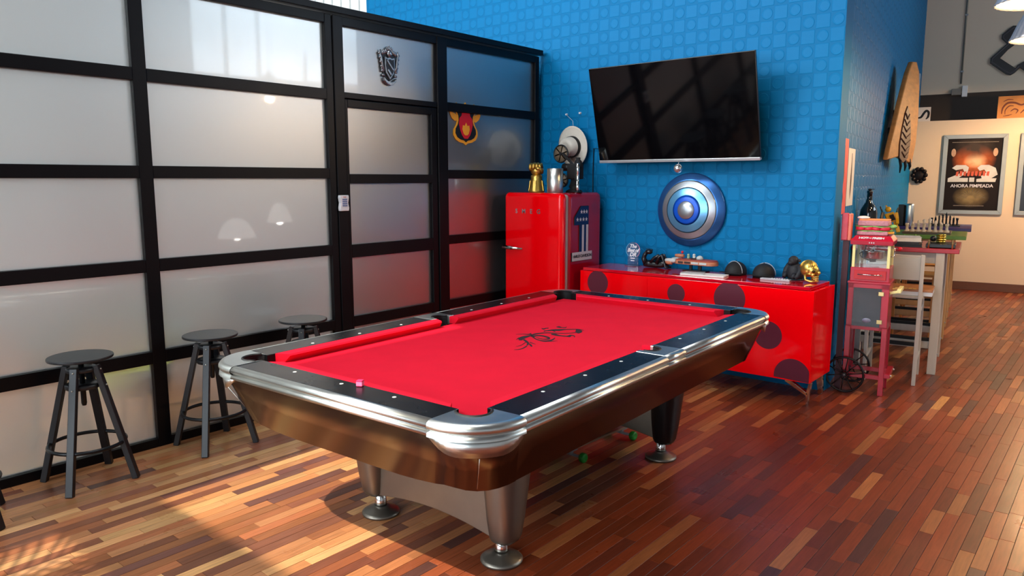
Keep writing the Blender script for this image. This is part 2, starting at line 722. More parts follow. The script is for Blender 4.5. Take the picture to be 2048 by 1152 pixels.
# ---- embossed wallpaper: squares and discs in a checkerboard of 0.1 m
def wallpaper(parent, fn, a0, a1, z0, z1, pieces, skip=None):
    T = 0.1
    nA, nZ = int(round((a1 - a0) / T)), int(round((z1 - z0) / T))
    NS = 20
    sq = []
    h = 0.0475
    for k, e in ((0.0, 0.0), (0.0016, 0.004)):
        sq += [(-h + e, -h + e, k), (h - e, -h + e, k), (h - e, h - e, k), (-h + e, h - e, k)]
    sqf = [(0, 1, 5, 4), (1, 2, 6, 5), (2, 3, 7, 6), (3, 0, 4, 7), (4, 5, 6, 7)]
    dc = []
    for k, r in ((0.0, 0.0405), (0.0018, 0.037), (0.0018, 0.033), (0.0010, 0.031)):
        dc += [(r * math.cos(2 * PI * j / NS), r * math.sin(2 * PI * j / NS), k) for j in range(NS)]
    dcf = [(i * NS + j, i * NS + (j + 1) % NS, (i + 1) * NS + (j + 1) % NS, (i + 1) * NS + j) for i in range(3) for j in range(NS)]
    dcf.append(tuple(range(3 * NS, 4 * NS)))
    cells = []
    for ia in range(nA):
        for iz in range(nZ):
            ca, cz = a0 + (ia + 0.5) * T, z0 + (iz + 0.5) * T
            if skip and skip(ca, cz):
                continue
            disc = (ia + iz) % 2 == 0
            c = fn(ca, cz, 0)
            ar = screen_area(c, Vector(fn(ca + T, cz, 0)) - Vector(c), Vector(fn(ca, cz + T, 0)) - Vector(c))
            cells.append((ar, disc, ca, cz))
    cells.sort(key=lambda q: -q[0])
    shared = {}
    rest = MB()
    for n, (ar, disc, ca, cz) in enumerate(cells):
        g, gf = (dc, dcf) if disc else (sq, sqf)
        if n < pieces and ar > 0:
            if disc not in shared:
                me = bpy.data.meshes.new('wall_disc' if disc else 'wall_square')
                o0 = Vector(fn(0, 0, 0))
                me.from_pydata([tuple(Vector(fn(a, b, w)) - o0) for a, b, w in g], [], gf)
                me.materials.append(BLUE)
                shared[disc] = me
            o = bpy.data.objects.new('wall_disc' if disc else 'wall_square', shared[disc])
            link(o, parent)
            o.location = fn(ca, cz, 0)
        else:
            if ar <= 0 and cz > 3.9:
                continue
            rest.add([fn(ca + a, cz + b, w) for a, b, w in g], gf)
    o = obj('wallpaper_relief', rest, BLUE, parent, fixn=False)
    o['kind'] = 'stuff'


wall_back = struct('wall_back', MB().box(-6.67, -1.63, YT, YT + 0.16, 0, ROOF), BLUED, 'blue wall with embossed circle and square wallpaper')
hid = lambda a, z: (z < 0.7 and a > -3.5) or (a < -3.5 and a > -4.25 and z < 1.3) or (a < -4.3 and z < 2.6) or (-3.35 < a < -2.25 and 1.78 < z < 2.3) or ((a + 2.71) ** 2 + (z - 1.29) ** 2 < 0.05)
wallpaper(wall_back, lambda a, z, w: (a, YT - 0.0002 - w, z), -6.63, -1.63, 0.07, 4.07, 300, hid)
wall_right = struct('wall_right', MB(Matrix(((FU.x, FV.x, 0, FC.x), (FU.y, FV.y, 0, FC.y), (0, 0, 1, 0), (0, 0, 0, 1)))).prism([(0, 0), (0, 7.6), (-0.16, 7.6), (-0.16, 0.05)], 0, ROOF),
                    BLUED, 'blue return wall covered in the same embossed wallpaper')
wallpaper(wall_right, lambda a, z, w: tuple(F(0.0002 + w, a, z)), 0.0, 7.5, 0.07, 4.07, 0)
struct('wall_back_cladding', MB().box(-9, -6.67, YT, YT + 0.16, 0, ROOF), WHITEW, 'white ribbed wall cladding beyond the partition')
mbc = MB()
for i in range(14):
    mbc.box(-8.9 + i * 0.16, -8.86 + i * 0.16, YT - 0.02, YT, 0, ROOF)
struct('trim_1', mbc, WHITEW, 'white ribs of the cladding beyond the partition')

# far wall: a beige block with a ledge, and a darker wall set back above it
VF, VB, ZL = 6.45, 7.4, 2.34
MF = Matrix(((FU.x, FV.x, 0, FC.x), (FU.y, FV.y, 0, FC.y), (0, 0, 1, 0), (0, 0, 0, 1)))
struct('wall_far', MB(MF).box(0.0, 5.2, VF, VB, 0, ZL), BEIGE, 'warm beige far wall with a ledge on top')
struct('wall_far_upper', MB(MF).box(-0.2, 5.2, VB, VB + 0.15, 2.79, ROOF), BEIGE, 'upper beige wall set back above the ledge')
struct('wall_far_band', MB(MF).box(-0.2, 5.2, VB - 0.004, VB + 0.14, ZL, 2.79), DARKB, 'dark brown painted band above the ledge')
struct('baseboard_far', MB(MF).box(0.0, 5.2, VF - 0.018, VF, 0, 0.115), BASEW, 'brown wooden baseboard under the beige wall', 0.003)

# walls and roof around and behind the camera
struct('wall_beyond_added', MB().box(-8.9, -4.35, 3.2, 3.3, 0, 2.6).box(-8.9, -4.35, 3.3, YT - 0.02, 2.55, 2.6), mat('grey_added_wall', rgb(120, 118, 116), 0.7, noise=0.05), 'unseen grey walls added to darken the space behind the glass door')  # unseen box added to keep light off the back of these panes
struct('wall_beyond', MB().box(-9.1, -8.9, -6.2, 5.6, 0, ROOF), WHITEW, 'white wall of the room beyond the glass')
XR = XR_
struct('wall_side', MB().box(XR, XR + 0.15, -6.2, 6.6, 0, ROOF).box(XR, XR + 0.15, 11.6, 14.5, 0, ROOF).box(XR, XR + 0.15, 6.6, 11.6, 0, 3.35).box(XR, XR + 0.15, 6.6, 11.6, 4.95, ROOF), GREYW, 'white panelled side wall')
mbs = MB()
for yy in (-5.0, -3.8, -2.6, -1.4, -0.2, 1.0, 2.2, 3.4, 4.6):
    mbs.box(XR - 0.012, XR, yy - 0.012, yy + 0.012, 0, ROOF)
mbs.box(XR - 0.02, XR, -6, 5, 2.9, 2.98)
mbw = MB()
for yy in (6.6, 7.25, 7.9, 8.9, 9.5, 10.5, 11.56):
    mbw.box(XR + 0.02, XR + 0.1, yy, yy + 0.05, 3.35, 4.95)
for zz in (3.35, 4.9):
    mbw.box(XR + 0.02, XR + 0.1, 6.6, 11.6, zz, zz + 0.05)
struct('window_2', mbw, WHITEW, 'pale mullions of the high side windows')
mbk_ = MB()
for kk in range(9):
    mbk_.box(5.6 + 0.5 * kk, 5.75 + 0.5 * kk, 5.5, 14, 4.2 + 0.17 * kk, 4.32 + 0.17 * kk)
for yy in (6.2, 8.2, 10.2, 12.2):
    mbk_.bar((5.4, yy, 4.0), (10.2, yy, 5.6), 0.12, 0.22)
struct('trim_4', mbk_, STEELB, 'grey open canopy outside the high side windows')
struct('trim_2', mbs, STEELB, 'grey joint strips of the side wall')
mbr = MB()
mbr.box(-9, -5.2, -6.2, -6.0, 0, ROOF).box(2.4, 4.3, -6.2, -6.0, 0, ROOF).box(-5.2, 2.4, -6.2, -6.0, 0, 0.8).box(-5.2, 2.4, -6.2, -6.0, 4.6, ROOF)
struct('wall_rear', mbr, GREYW, 'white rear wall around the tall windows')
mbw = MB()
for xx in (-5.2, -3.7, -2.2, -0.7, 0.8, 2.3):
    mbw.box(xx, xx + 0.08, -6.15, -6.05, 0.8, 4.6)
for zz in (0.8, 2.6, 4.52):
    mbw.box(-5.2, 2.4, -6.15, -6.05, zz, zz + 0.08)
struct('window_1', mbw, BLACKAL, 'black mullions of the tall rear windows')
# roof openings let the sun in, one notched to keep it off the felt
SH = SUN_SLOPE * ROOF
SA = (1.45 - SH, 3.35 - SH)
SB = (-0.7 - SH, 1.13 - SH)
SX = (-3.5, -1.5)


def roof_with_holes(holes, x0, x1, y0, y1, z0, z1):
    xs = sorted({x0, x1} | {h[0] for h in holes} | {h[1] for h in holes})
    ys = sorted({y0, y1} | {h[2] for h in holes} | {h[3] for h in holes})
    mb = MB()
    for i in range(len(xs) - 1):
        for j in range(len(ys) - 1):
            cx, cy = (xs[i] + xs[i + 1]) / 2, (ys[j] + ys[j + 1]) / 2
            if any(h[0] < cx < h[1] and h[2] < cy < h[3] for h in holes):
                continue
            mb.box(xs[i], xs[i + 1], ys[j], ys[j + 1], z0, z1)
    return mb


HOLES = [(SX[0], -2.72, SA[0], SA[1]), (-2.72, SX[1], SA[0], 2.24 - SH), (SX[0], SX[1], SB[0], SB[1])]
struct('ceiling', roof_with_holes(HOLES, -9.1, 4.4, -6.2, 14.5, ROOF, ROOF + 0.12), ROOFM, 'pale roof panels pierced by roof lights')
mbb = MB()
for yy in (-4.6, -2.27, 0.1, 2.4, 4.7):
    mbb.box(-4.1, XR, yy - 0.05, yy + 0.05, ROOF - 0.28, ROOF)
struct('trim_3', mbb, STEELB, 'grey steel roof beams')
# ---- glass partition
wall_left = tag(bpy.data.objects.new('wall_left', None), 'black framed partition of frosted glass panes', None, None, 'structure')
link(wall_left)
FX0, FX1 = XP - 0.055, XP


def frame_bar(y0, y1, z0, z1, name, parent, out=0.0, bevel=0.003):
    return obj(name, MB().box(FX0, FX1 + out, y0, y1, z0, z1), BLACKAL, parent, bevel)


def pane(y0, y1, z0, z1, parent, inset=0.03):
    return obj('pane', MB().box(XP - inset - 0.008, XP - inset, y0 - 0.004, y1 + 0.004, z0 - 0.004, z1 + 0.004), FROST, parent)


RAILS = [(0.0, 0.050), (0.491, 0.563), (1.017, 1.088), (1.540, 1.609), (2.065, 2.134), (2.560, 2.618)]
MULL = [(-1.89, -1.814), (-0.64, -0.564), (0.61, 0.686), (1.857, 1.933), (3.12, 3.174)]
END = (5.373, 5.43)
for a, b in MULL:
    frame_bar(a, b, 0, 2.618, 'mullion', wall_left)
frame_bar(3.182, 3.262, 0, 2.618, 'mullion', wall_left, 0.006)
frame_bar(4.150, 4.255, 0, 2.618, 'mullion', wall_left, 0.006)
frame_bar(END[0], END[1], 0, 2.618, 'mullion', wall_left)
frame_bar(-1.9, 5.45, 2.628, 2.672, 'top_cap', wall_left, 0.03)
bays = [(MULL[i][1], MULL[i + 1][0]) for i in range(4)] + [(4.255, END[0])]
for a, b in bays:
    for k, (z0, z1) in enumerate(RAILS):
        frame_bar(a, b, z0, z1, 'rail', wall_left)
        if k < 5:
            pane(a, b, z1, RAILS[k + 1][0], wall_left)
# over the door
frame_bar(3.262, 4.15, 2.560, 2.618, 'rail', wall_left)
frame_bar(3.262, 4.15, 2.085, 2.124, 'rail', wall_left)
pane(3.262, 4.15, 2.124, 2.56, wall_left)
door = tag(bpy.data.objects.new('door_1', None), 'black framed glass door with frosted panes', None, None, 'structure')
link(door)
frame_bar(3.268, 3.292, 0.012, 2.078, 'stile', door, -0.004)
frame_bar(4.085, 4.144, 0.012, 2.078, 'stile', door, -0.004)
DR = [(0.012, 0.06), (0.488, 0.565), (0.985, 1.078), (1.506, 1.571), (2.026, 2.078)]
for k, (z0, z1) in enumerate(DR):
    frame_bar(3.292, 4.085, z0, z1, 'rail', door, -0.004)
    if k < 4:
        pane(3.292, 4.085, z1, DR[k + 1][0], door, 0.034)

# ================================================================== pool table
TC = (-2.232, 2.841)
TR = 0.039
ZT = 0.787
ZB = 0.747
HW, HL = 0.559, 1.1175      # half playing field, nose to nose
OW, OL = 0.772, 1.322       # half outer size
pt = thing('pool_table', 'large pool table with red felt, black rails and brushed metal corners', 'pool table', (TC[0], TC[1], 0), TR)
RB = 0.052                  # depth of the cushions
# bed
bed = obj('bed', MB().box(-HW - 0.03, HW + 0.03, -HL - 0.03, HL + 0.03, ZB - 0.025, ZB).box(-HW - 0.06, HW + 0.06, -HL - 0.06, HL + 0.06, ZB - 0.05, ZB - 0.03), FELT, pt)
# dragon print on the felt, drawn as brush strokes
PR = mat('black_print_on_felt', rgb(34, 6, 16), 0.9, noise=0.15, nscale=60)
STR = [([(200, 795), (330, 780), (430, 745), (500, 700)], [2, 10, 16, 18]),
       ([(250, 715), (360, 690), (430, 645), (470, 620)], [2, 7, 10, 8]),
       ([(500, 690), (525, 640), (470, 590), (420, 560)], [20, 34, 30, 20]),
       ([(310, 545), (370, 535), (440, 505), (540, 480), (620, 452)], [36, 62, 46, 24, 14]),
       ([(255, 560), (300, 530), (340, 520)], [3, 14, 20]),
       ([(250, 440), (380, 432), (520, 440), (600, 428)], [3, 6, 12, 30]),
       ([(600, 470), (640, 500), (700, 545), (790, 575), (900, 592), (1020, 582), (1100, 552), (1140, 515)], [34, 22, 14, 14, 20, 22, 20, 6]),
       ([(640, 486), (750, 466), (880, 480), (980, 510), (1012, 532), (960, 547), (860, 547), (760, 527), (715, 505)], [22, 18, 20, 28, 26, 16, 9, 8, 4]),
       ([(600, 466), (700, 430), (900, 405), (1100, 408), (1350, 415), (1550, 405), (1620, 390)], [28, 20, 12, 11, 8, 7, 6]),
       ([(1050, 435), (1150, 447), (1250, 468), (1400, 482), (1470, 478), (1500, 470)], [14, 34, 16, 14, 40, 20]),
       ([(1470, 458), (1550, 466), (1585, 490), (1575, 510)], [16, 14, 14, 6]),
       ([(830, 302), (880, 318), (940, 300), (995, 300)], [8, 20, 12, 12]),
       ([(880, 368), (950, 356), (1100, 342), (1240, 340), (1400, 327), (1640, 322)], [16, 12, 26, 30, 12, 10]),
       ([(1610, 352), (1680, 372), (1755, 372)], [60, 70, 16]),
       ([(1640, 322), (1720, 330), (1800, 350)], [8, 7, 3]),
       ([(1170, 272), (1235, 272), (1300, 286), (1380, 288), (1405, 262)], [8, 26, 9, 14, 4]),
       ([(548, 650), (590, 690), (615, 720)], [10, 30, 16]),
       ([(560, 620), (620, 640), (700, 668)], [12, 10, 3]),
       ([(850, 590), (1000, 598), (1190, 588)], [5, 8, 2]),
       ([(1080, 350), (1130, 372), (1150, 380)], [16, 12, 4])]
inv = Matrix.Rotation(-TR, 4, 'Z') @ Matrix.Translation((-TC[0], -TC[1], 0))
mb = MB()
for pts, ws in STR:
    add_stroke(mb, pts, [w_ * 1.35 + 2 for w_ in ws], lambda a, b: inv @ onz(1010 + a / 11.378, 630 + b / 11.378, ZB + 0.0008))
obj('dragon_print', mb, PR, bed, fixn=False)
# cushions: profile in (distance behind the nose, z)
PROF = [(0.0, ZT - 0.010), (0.006, ZT - 0.003), (RB, ZT), (RB, ZB), (0.022, ZB)]


def cushion(nose, s0, s1, m0, m1, fn):
    """fn maps (distance outward from centre line, position along) to x, y"""
    vs = []
    for d, z in PROF:
        vs.append(fn(nose + d, s0 - d * m0) + (z,))
    for d, z in PROF:
        vs.append(fn(nose + d, s1 + d * m1) + (z,))
    n = len(PROF)
    fs = [tuple(range(n)), tuple(range(n, 2 * n))[::-1]] + [(i, n + i, n + (i + 1) % n, (i + 1) % n) for i in range(n)]
    return MB().add(vs, fs)


cg, sg = 0.092, 0.066
for sx in (-1, 1):
    fn = lambda a, b, sx=sx: (sx * a, b)
    obj('cushion', cushion(HW, -HL + cg, -sg, 0.75, 0.3, fn), FELT, pt)
    obj('cushion', cushion(HW, sg, HL - cg, 0.3, 0.75, fn), FELT, pt)
for sy in (-1, 1):
    fn = lambda a, b, sy=sy: (b, sy * a)
    obj('cushion', cushion(HL, -HW + cg, HW - cg, 0.75, 0.75, fn), FELT, pt)
# rail tops
CX0, CY0 = 0.545, 1.105       # where the corner castings begin
for sx in (-1, 1):
    for y0, y1 in ((-CY0, -0.088), (0.088, CY0)):
        x0, x1 = sx * (HW + RB), sx * (OW - 0.028)
        obj('rail', MB().box(min(x0, x1), max(x0, x1), y0, y1, ZT - 0.045, ZT + 0.0005), RAILB, pt, 0.002)
for sy in (-1, 1):
    y0, y1 = sy * (HL + RB), sy * (OL - 0.028)
    obj('rail', MB().box(-CX0, CX0, min(y0, y1), max(y0, y1), ZT - 0.045, ZT + 0.0005), RAILB, pt, 0.002)
# moulding round the rails: bull-nose, groove and lower lip
MP = [(-0.030, ZT), (-0.020, ZT + 0.001), (-0.008, ZT - 0.003), (-0.001, ZT - 0.011), (0.0, ZT - 0.018), (-0.004, ZT - 0.025), (-0.012, ZT - 0.028),
      (-0.012, ZT - 0.031), (-0.003, ZT - 0.034), (0.0, ZT - 0.039), (-0.002, ZT - 0.048), (-0.008, ZT - 0.052), (-0.03, ZT - 0.052)]


def moulding(o, s0, s1, fn):
    n = len(MP)
    vs = [fn(o + d, s0) + (z,) for d, z in MP] + [fn(o + d, s1) + (z,) for d, z in MP]
    return MB().add(vs, [(i, i + 1, n + i + 1, n + i) for i in range(n - 1)], True).add(vs[:n], [tuple(range(n))]).add(vs[n:], [tuple(range(n))])


for sx in (-1, 1):
    fn = lambda a, b, sx=sx: (sx * a, b)
    for y0, y1 in ((-CY0, -0.088), (-0.085, 0.085), (0.088, CY0)):
        obj('moulding', moulding(OW, y0, y1, fn), CHROME, pt)
for sy in (-1, 1):
    fn = lambda a, b, sy=sy: (b, sy * a)
    obj('moulding', moulding(OL, -CX0, CX0, fn), CHROME, pt)
# corner castings with a pocket mouth, and the shaped skirt below them
CR = 0.205
for sx in (-1, 1):
    for sy in (-1, 1):
        ox, oy = OW + 0.003, OL + 0.003
        hc = (HW + 0.042, HL + 0.042)
        outer = [(CX0, oy)] + arc(ox - CR, oy - CR, CR, 90, 0, 10) + [(ox, CY0)]
        inner = [(HW + RB, CY0)] + arc(hc[0], hc[1], 0.062, -50, 140, 12)[:] + [(CX0, HL + RB)]
        mbk = MB()
        poly = outer + inner
        n = len(poly)
        # bevelled top: outer edge rolls over
        no = len(outer)

        def inset(p, k):
            cxk, cyk = ox - CR, oy - CR
            x_, y_ = p
            return (min(x_, ox - k) if y_ <= cyk else (cxk + (x_ - cxk) * (1 - k / CR) if x_ > cxk else x_), (cyk + (y_ - cyk) * (1 - k / CR)) if y_ > cyk else y_)
        L0 = [(sx * a, sy * b, ZT + 0.002) for a, b in [inset(p, 0.024) for p in outer] + inner]
        mbk.add(L0, [tuple(range(n))])
        lev = [(0.024, ZT + 0.002), (0.010, ZT - 0.001), (0.002, ZT - 0.010), (0.0, ZT - 0.018), (0.004, ZT - 0.028), (0.012, ZT - 0.033), (0.012, ZT - 0.036),
               (0.003, ZT - 0.039), (0.001, ZT - 0.052)]
        rings = [[(sx * a, sy * b, z) for a, b in [inset(p, k) for p in outer]] for k, z in lev]
        for i in range(len(rings) - 1):
            mbk.add(rings[i] + rings[i + 1], [(j, j + 1, no + j + 1, no + j) for j in range(no - 1)], True)
        obj('corner_casting', mbk, CHROME, pt)
        # rubber lip
        lip = arc(hc[0], hc[1], 0.060, -50, 140, 12)
        obj('pocket_lip', MB().tube([(sx * a, sy * b, ZT + 0.001) for a, b in lip], 0.0055, 8), RUBBER, pt)
        # pocket
        wallp = arc(hc[0], hc[1], 0.0605, -62, 152, 14)
        nw = len(wallp)
        mbp = MB().lathe([(0.059, ZB - 0.012), (0.059, 0.66), (0.045, 0.61), (0.0001, 0.60)], 20, (sx * hc[0], sy * hc[1], 0))
        mbq = MB().add(mbp.v, [f for f in mbp.f if len(f) == 4], True)
        mbq.add([(sx * a, sy * b, ZT) for a, b in wallp] + [(sx * a, sy * b, ZB - 0.014) for a, b in wallp], [(j, j + 1, nw + j + 1, nw + j) for j in range(nw - 1)], True)
        obj('pocket', mbq, RUBBER, pt, fixn=False)
        # skirt
        sk = [(CX0 + 0.0, oy - 0.012)] + arc(ox - CR, oy - CR, CR - 0.012, 90, 0, 16) + [(ox - 0.012, CY0)]
        m = len(sk)
        vs = []
        for j, (a, b) in enumerate(sk):
            t = abs(2 * j / (m - 1) - 1)
            zb = ZT - 0.056 - 0.050 * (1 - max(0, (t - 0.35) / 0.65) ** 2.2)
            vs.append((sx * a, sy * b, ZT - 0.050))
            vs.append((sx * (a - 0.006), sy * (b - 0.006), zb))
        obj('corner_skirt', MB().add(vs, [(2 * j, 2 * j + 2, 2 * j + 3, 2 * j + 1) for j in range(m - 1)], True), CHROME, pt, fixn=False).modifiers.new('solid', 'SOLIDIFY').thickness = 0.004
# side pockets
for sx in (-1, 1):
    hx = HW + 0.075
    outer = [(OW - 0.026, -0.085), (OW - 0.026, 0.085)]
    inner = [(HW + RB, 0.085), (HW + 0.02, 0.07)] + arc(hx, 0, 0.048, 110, -110, 12) + [(HW + 0.02, -0.07), (HW + RB, -0.085)]
    inner = [(HW + RB, 0.085), (HW + RB, 0.05)] + arc(hx, 0, 0.050, 80, -80, 12) + [(HW + RB, -0.05), (HW + RB, -0.085)]
    obj('side_casting', MB().prism([(sx * a, b) for a, b in outer + inner], ZT - 0.045, ZT + 0.002), CHROME, pt, 0.0015)
    obj('pocket_lip', MB().tube([(sx * a, b, ZT + 0.001) for a, b in arc(hx, 0, 0.048, 95, -95, 12)], 0.005, 8), RUBBER, pt)
    mbp = MB().lathe([(0.048, ZB - 0.012), (0.048, 0.66), (0.0001, 0.62)], 18, (sx * hx, 0, 0))
    mbq = MB().add(mbp.v, [f for f in mbp.f if len(f) == 4], True)
    wallp = arc(hx, 0, 0.0485, 100, -100, 14)
    nw = len(wallp)
    mbq.add([(sx * a, b, ZT) for a, b in wallp] + [(sx * a, b, ZB - 0.014) for a, b in wallp], [(j, j + 1, nw + j + 1, nw + j) for j in range(nw - 1)], True)
    obj('pocket', mbq, RUBBER, pt, fixn=False)
# sights (inlaid diamonds)
s8 = 2 * HL / 8
spots = [(sx * (HW + 0.089), k * s8) for sx in (-1, 1) for k in (-3, -2, -1, 1, 2, 3)] + [(k * s8, sy * (HL + 0.089)) for sy in (-1, 1) for k in (-1, 0, 1)]
sme = None
for a, b in spots:
    if sme is None:
        o = obj('sight', MB().lathe([(0.0075, 0), (0.0075, 0.0008), (0.006, 0.001)], 12), WHITEP, pt)
        sme = o.data
    else:
        o = link(bpy.data.objects.new('sight', sme), pt)
    o.location = (a, b, ZT + 0.0004)
# apron: tapered panels with rounded corners
AW, AL, AR = OW - 0.016, OL - 0.016, 0.19


def apron_ring(k, z):
    """outline as four runs: near end, far end and the two long sides; k is the inset"""
    w, l, r = AW - k, AL - k, AR
    return w, l, r


def apron_side(points_fn, zf):
    tops, bots = points_fn(0.0), points_fn(0.075)
    n = len(tops)
    vs = [(a, b, ZT - 0.046) for a, b in tops] + [(a, b, zf(i / (n - 1))) for i, (a, b) in enumerate(bots)]
    inn = points_fn(0.09)
    vs += [(a, b, zf(i / (n - 1)) + 0.002) for i, (a, b) in enumerate(inn)]
    return MB().add(vs, [(i, i + 1, n + i + 1, n + i) for i in range(n - 1)] + [(n + i, n + i + 1, 2 * n + i + 1, 2 * n + i) for i in range(n - 1)], True)


def end_pts(sy):
    def f(k):
        w, l, r = apron_ring(k, 0)
        right = arc(w - r, -(l - r), r, 0, -90, 8)
        left = arc(-(w - r), -(l - r), r, -90, -180, 8)
        mid = [((w - r) * (1 - 2 * i / 12), -l) for i in range(1, 12)]
        return [(a, -sy * b) for a, b in right + mid + left]
    return f


def side_pts(sx):
    def f(k):
        w, l, r = apron_ring(k, 0)
        return [(sx * w, -(l - r) + 2 * (l - r) * i / 12) for i in range(13)]
    return f


ZA = 0.525


def zend(t):
    d = abs(2 * t - 1)
    return ZA + 0.016 * math.exp(-((d - 0.5) / 0.13) ** 2) + 0.006 * max(0, (d - 0.8) / 0.2)


def zside(t):
    return ZA + 0.008


for sy in (-1, 1):
    obj('apron_panel', apron_side(end_pts(sy), zend), APRON, pt, fixn=False)
for sx in (-1, 1):
    obj('apron_panel', apron_side(side_pts(sx), zside), APRON, pt, fixn=False)
obj('under_frame', MB().box(-0.62, 0.62, -1.17, 1.17, 0.60, 0.68).box(-0.25, 0.25, -0.7, 0.7, 0.44, 0.61), BLACKM, pt)
# thin bright seam on the rounded corner of the apron
for sx, sy in ((1, -1), (-1, -1)):
    a0 = (sx * (AW - AR + AR * math.cos(R(45)) + 0.0012), sy * (AL - AR + AR * math.sin(R(45)) + 0.0012), ZT - 0.11)
    k = 0.075
    a1 = (sx * (AW - k - AR + AR * math.cos(R(45)) + 0.0012), sy * (AL - k - AR + AR * math.sin(R(45)) + 0.0012), ZA + 0.008)
    obj('seam', MB().tube([a0, a1], 0.0012, 6), CHROME, pt)
# legs
LX, LY = 0.357, 0.712
for sy in (-1, 1):
    m = 18
    top, bot = [], []
    for i in range(m + 1):
        xx = -0.345 + 0.69 * i / m
        bot.append((xx, 0.098 + 0.038 * (1 - (xx / 0.345) ** 2)))
    poly = bot + [(0.345, 0.66), (-0.345, 0.66)]
    yc = sy * (LY + 0.012)
    obj('leg_panel', MB().prism(poly, yc - 0.02, yc + 0.02, lambda a, b, w: (a, w, b)), PEWTER, pt, 0.003)
    for sx in (-1, 1):
        mbl = MB()
        rings = []
        for z, hx_, hy_ in ((0.66, 0.088, 0.115), (0.40, 0.078, 0.10), (0.20, 0.064, 0.078), (0.115, 0.056, 0.062), (0.098, 0.048, 0.054)):
            off = 0.03 * (z - 0.1)
            ring = []
            for j in range(20):
                t = 2 * PI * j / 20
                cx_, sx_ = math.cos(t), math.sin(t)
                q = 3.2
                rr = (abs(cx_) ** q + abs(sx_) ** q) ** (-1 / q)
                ring.append((sx * (LX + 0.02 + off) + hx_ * rr * cx_, sy * LY + hy_ * rr * sx_, z))
            rings += ring
        mbl.add(rings, [(i * 20 + j, i * 20 + (j + 1) % 20, (i + 1) * 20 + (j + 1) % 20, (i + 1) * 20 + j) for i in range(4) for j in range(20)], True)
        mbl.add(rings[-20:], [tuple(range(20))])
        leg = obj('leg', mbl, PEWTER if sy < 0 else BLACKP, pt)  # far legs black: shade under the table is put into their colour
        obj('leg_post', MB().lathe([(0.029, 0.04), (0.027, 0.06), (0.025, 0.085), (0.022, 0.088), (0.022, 0.10)], 20, (sx * LX, sy * LY, 0)), CHROME2, leg)
        obj('foot', MB().lathe([(0.084, 0.0), (0.087, 0.006), (0.087, 0.012), (0.075, 0.02), (0.045, 0.032), (0.031, 0.04)], 32, (sx * LX, sy * LY, 0)), PEWTER, leg)
# chalk cube on the rail
p = onz(720.5, 772, ZT + 0.001)
ch = thing('chalk_cube', 'small pink cube of billiard chalk on the black rail', 'chalk', (p.x, p.y, ZT + 0.0015), 0.5)
PINK = mat('pink_chalk', rgb(214, 40, 92), 0.8, noise=0.1, nscale=80)
PINKW = mat('chalk_wrapper', rgb(236, 120, 160), 0.4, noise=0.15, nscale=90)
obj('block', MB().box(-0.011, 0.011, -0.011, 0.011, 0, 0.022), PINK, ch, 0.001)
obj('paper_label', MB().box(-0.0113, 0.0113, -0.0113, 0.0113, 0.003, 0.017), PINKW, ch)

# skateboard under the table
w1, w2 = onz(1166, 925), onz(1266, 880)
d = (w2 - w1)
ang = math.atan2(d.y, d.x)
cen = (w1 + w2) / 2 + Vector((-math.sin(ang), math.cos(ang), 0)) * 0.09
sk = thing('skateboard', 'skateboard with green wheels parked under the pool table', 'skateboard', (cen.x, cen.y, 0), ang)
hl = d.length / 2
deck = [(-hl - 0.16, -0.06)] + arc(-hl - 0.10, 0, 0.1, 200, 160, 4) + [(-hl - 0.06, 0.10), (hl + 0.06, 0.10)] + arc(hl + 0.10, 0, 0.1, 20, -20, 4) + [(hl + 0.06, -0.10), (-hl - 0.06, -0.10)]
deck = [(-hl - 0.06, -0.10)] + [(-hl - 0.06 + 0.1 * math.cos(R(a)), 0.1 * math.sin(R(a))) for a in range(250, 109, -20)] + [(-hl - 0.06, 0.10), (hl + 0.06, 0.10)] + \
       [(hl + 0.06 + 0.1 * math.cos(R(a)), 0.1 * math.sin(R(a))) for a in range(70, -71, -20)] + [(hl + 0.06, -0.10)]
obj('deck', MB().prism(deck, 0.098, 0.11), mat('maple_deck', rgb(150, 120, 96), 0.5, noise=0.2, nscale=6), sk, 0.002)
GRW = mat('green_urethane', rgb(34, 140, 44), 0.4, noise=0.1, nscale=10)
for xx in (-hl, hl):
    obj('truck', MB().box(xx - 0.03, xx + 0.03, -0.03, 0.03, 0.05, 0.098).cyl((xx, -0.10, 0.027), (xx, 0.10, 0.027), 0.008).cyl((xx, 0, 0.027), (xx, 0, 0.06), 0.018), GREYPL, sk)
    for yy in (-0.09, 0.09):
        obj('wheel', MB().lathe([(0.010, -0.016), (0.022, -0.016), (0.027, -0.010), (0.027, 0.010), (0.022, 0.016), (0.010, 0.016), (0.010, -0.016)], 20, (xx, yy, 0.027),
                                Matrix(((1, 0, 0), (0, 0, 1), (0, -1, 0)))), GRW, sk)

# ================================================================== stools
SEATZ = 0.655


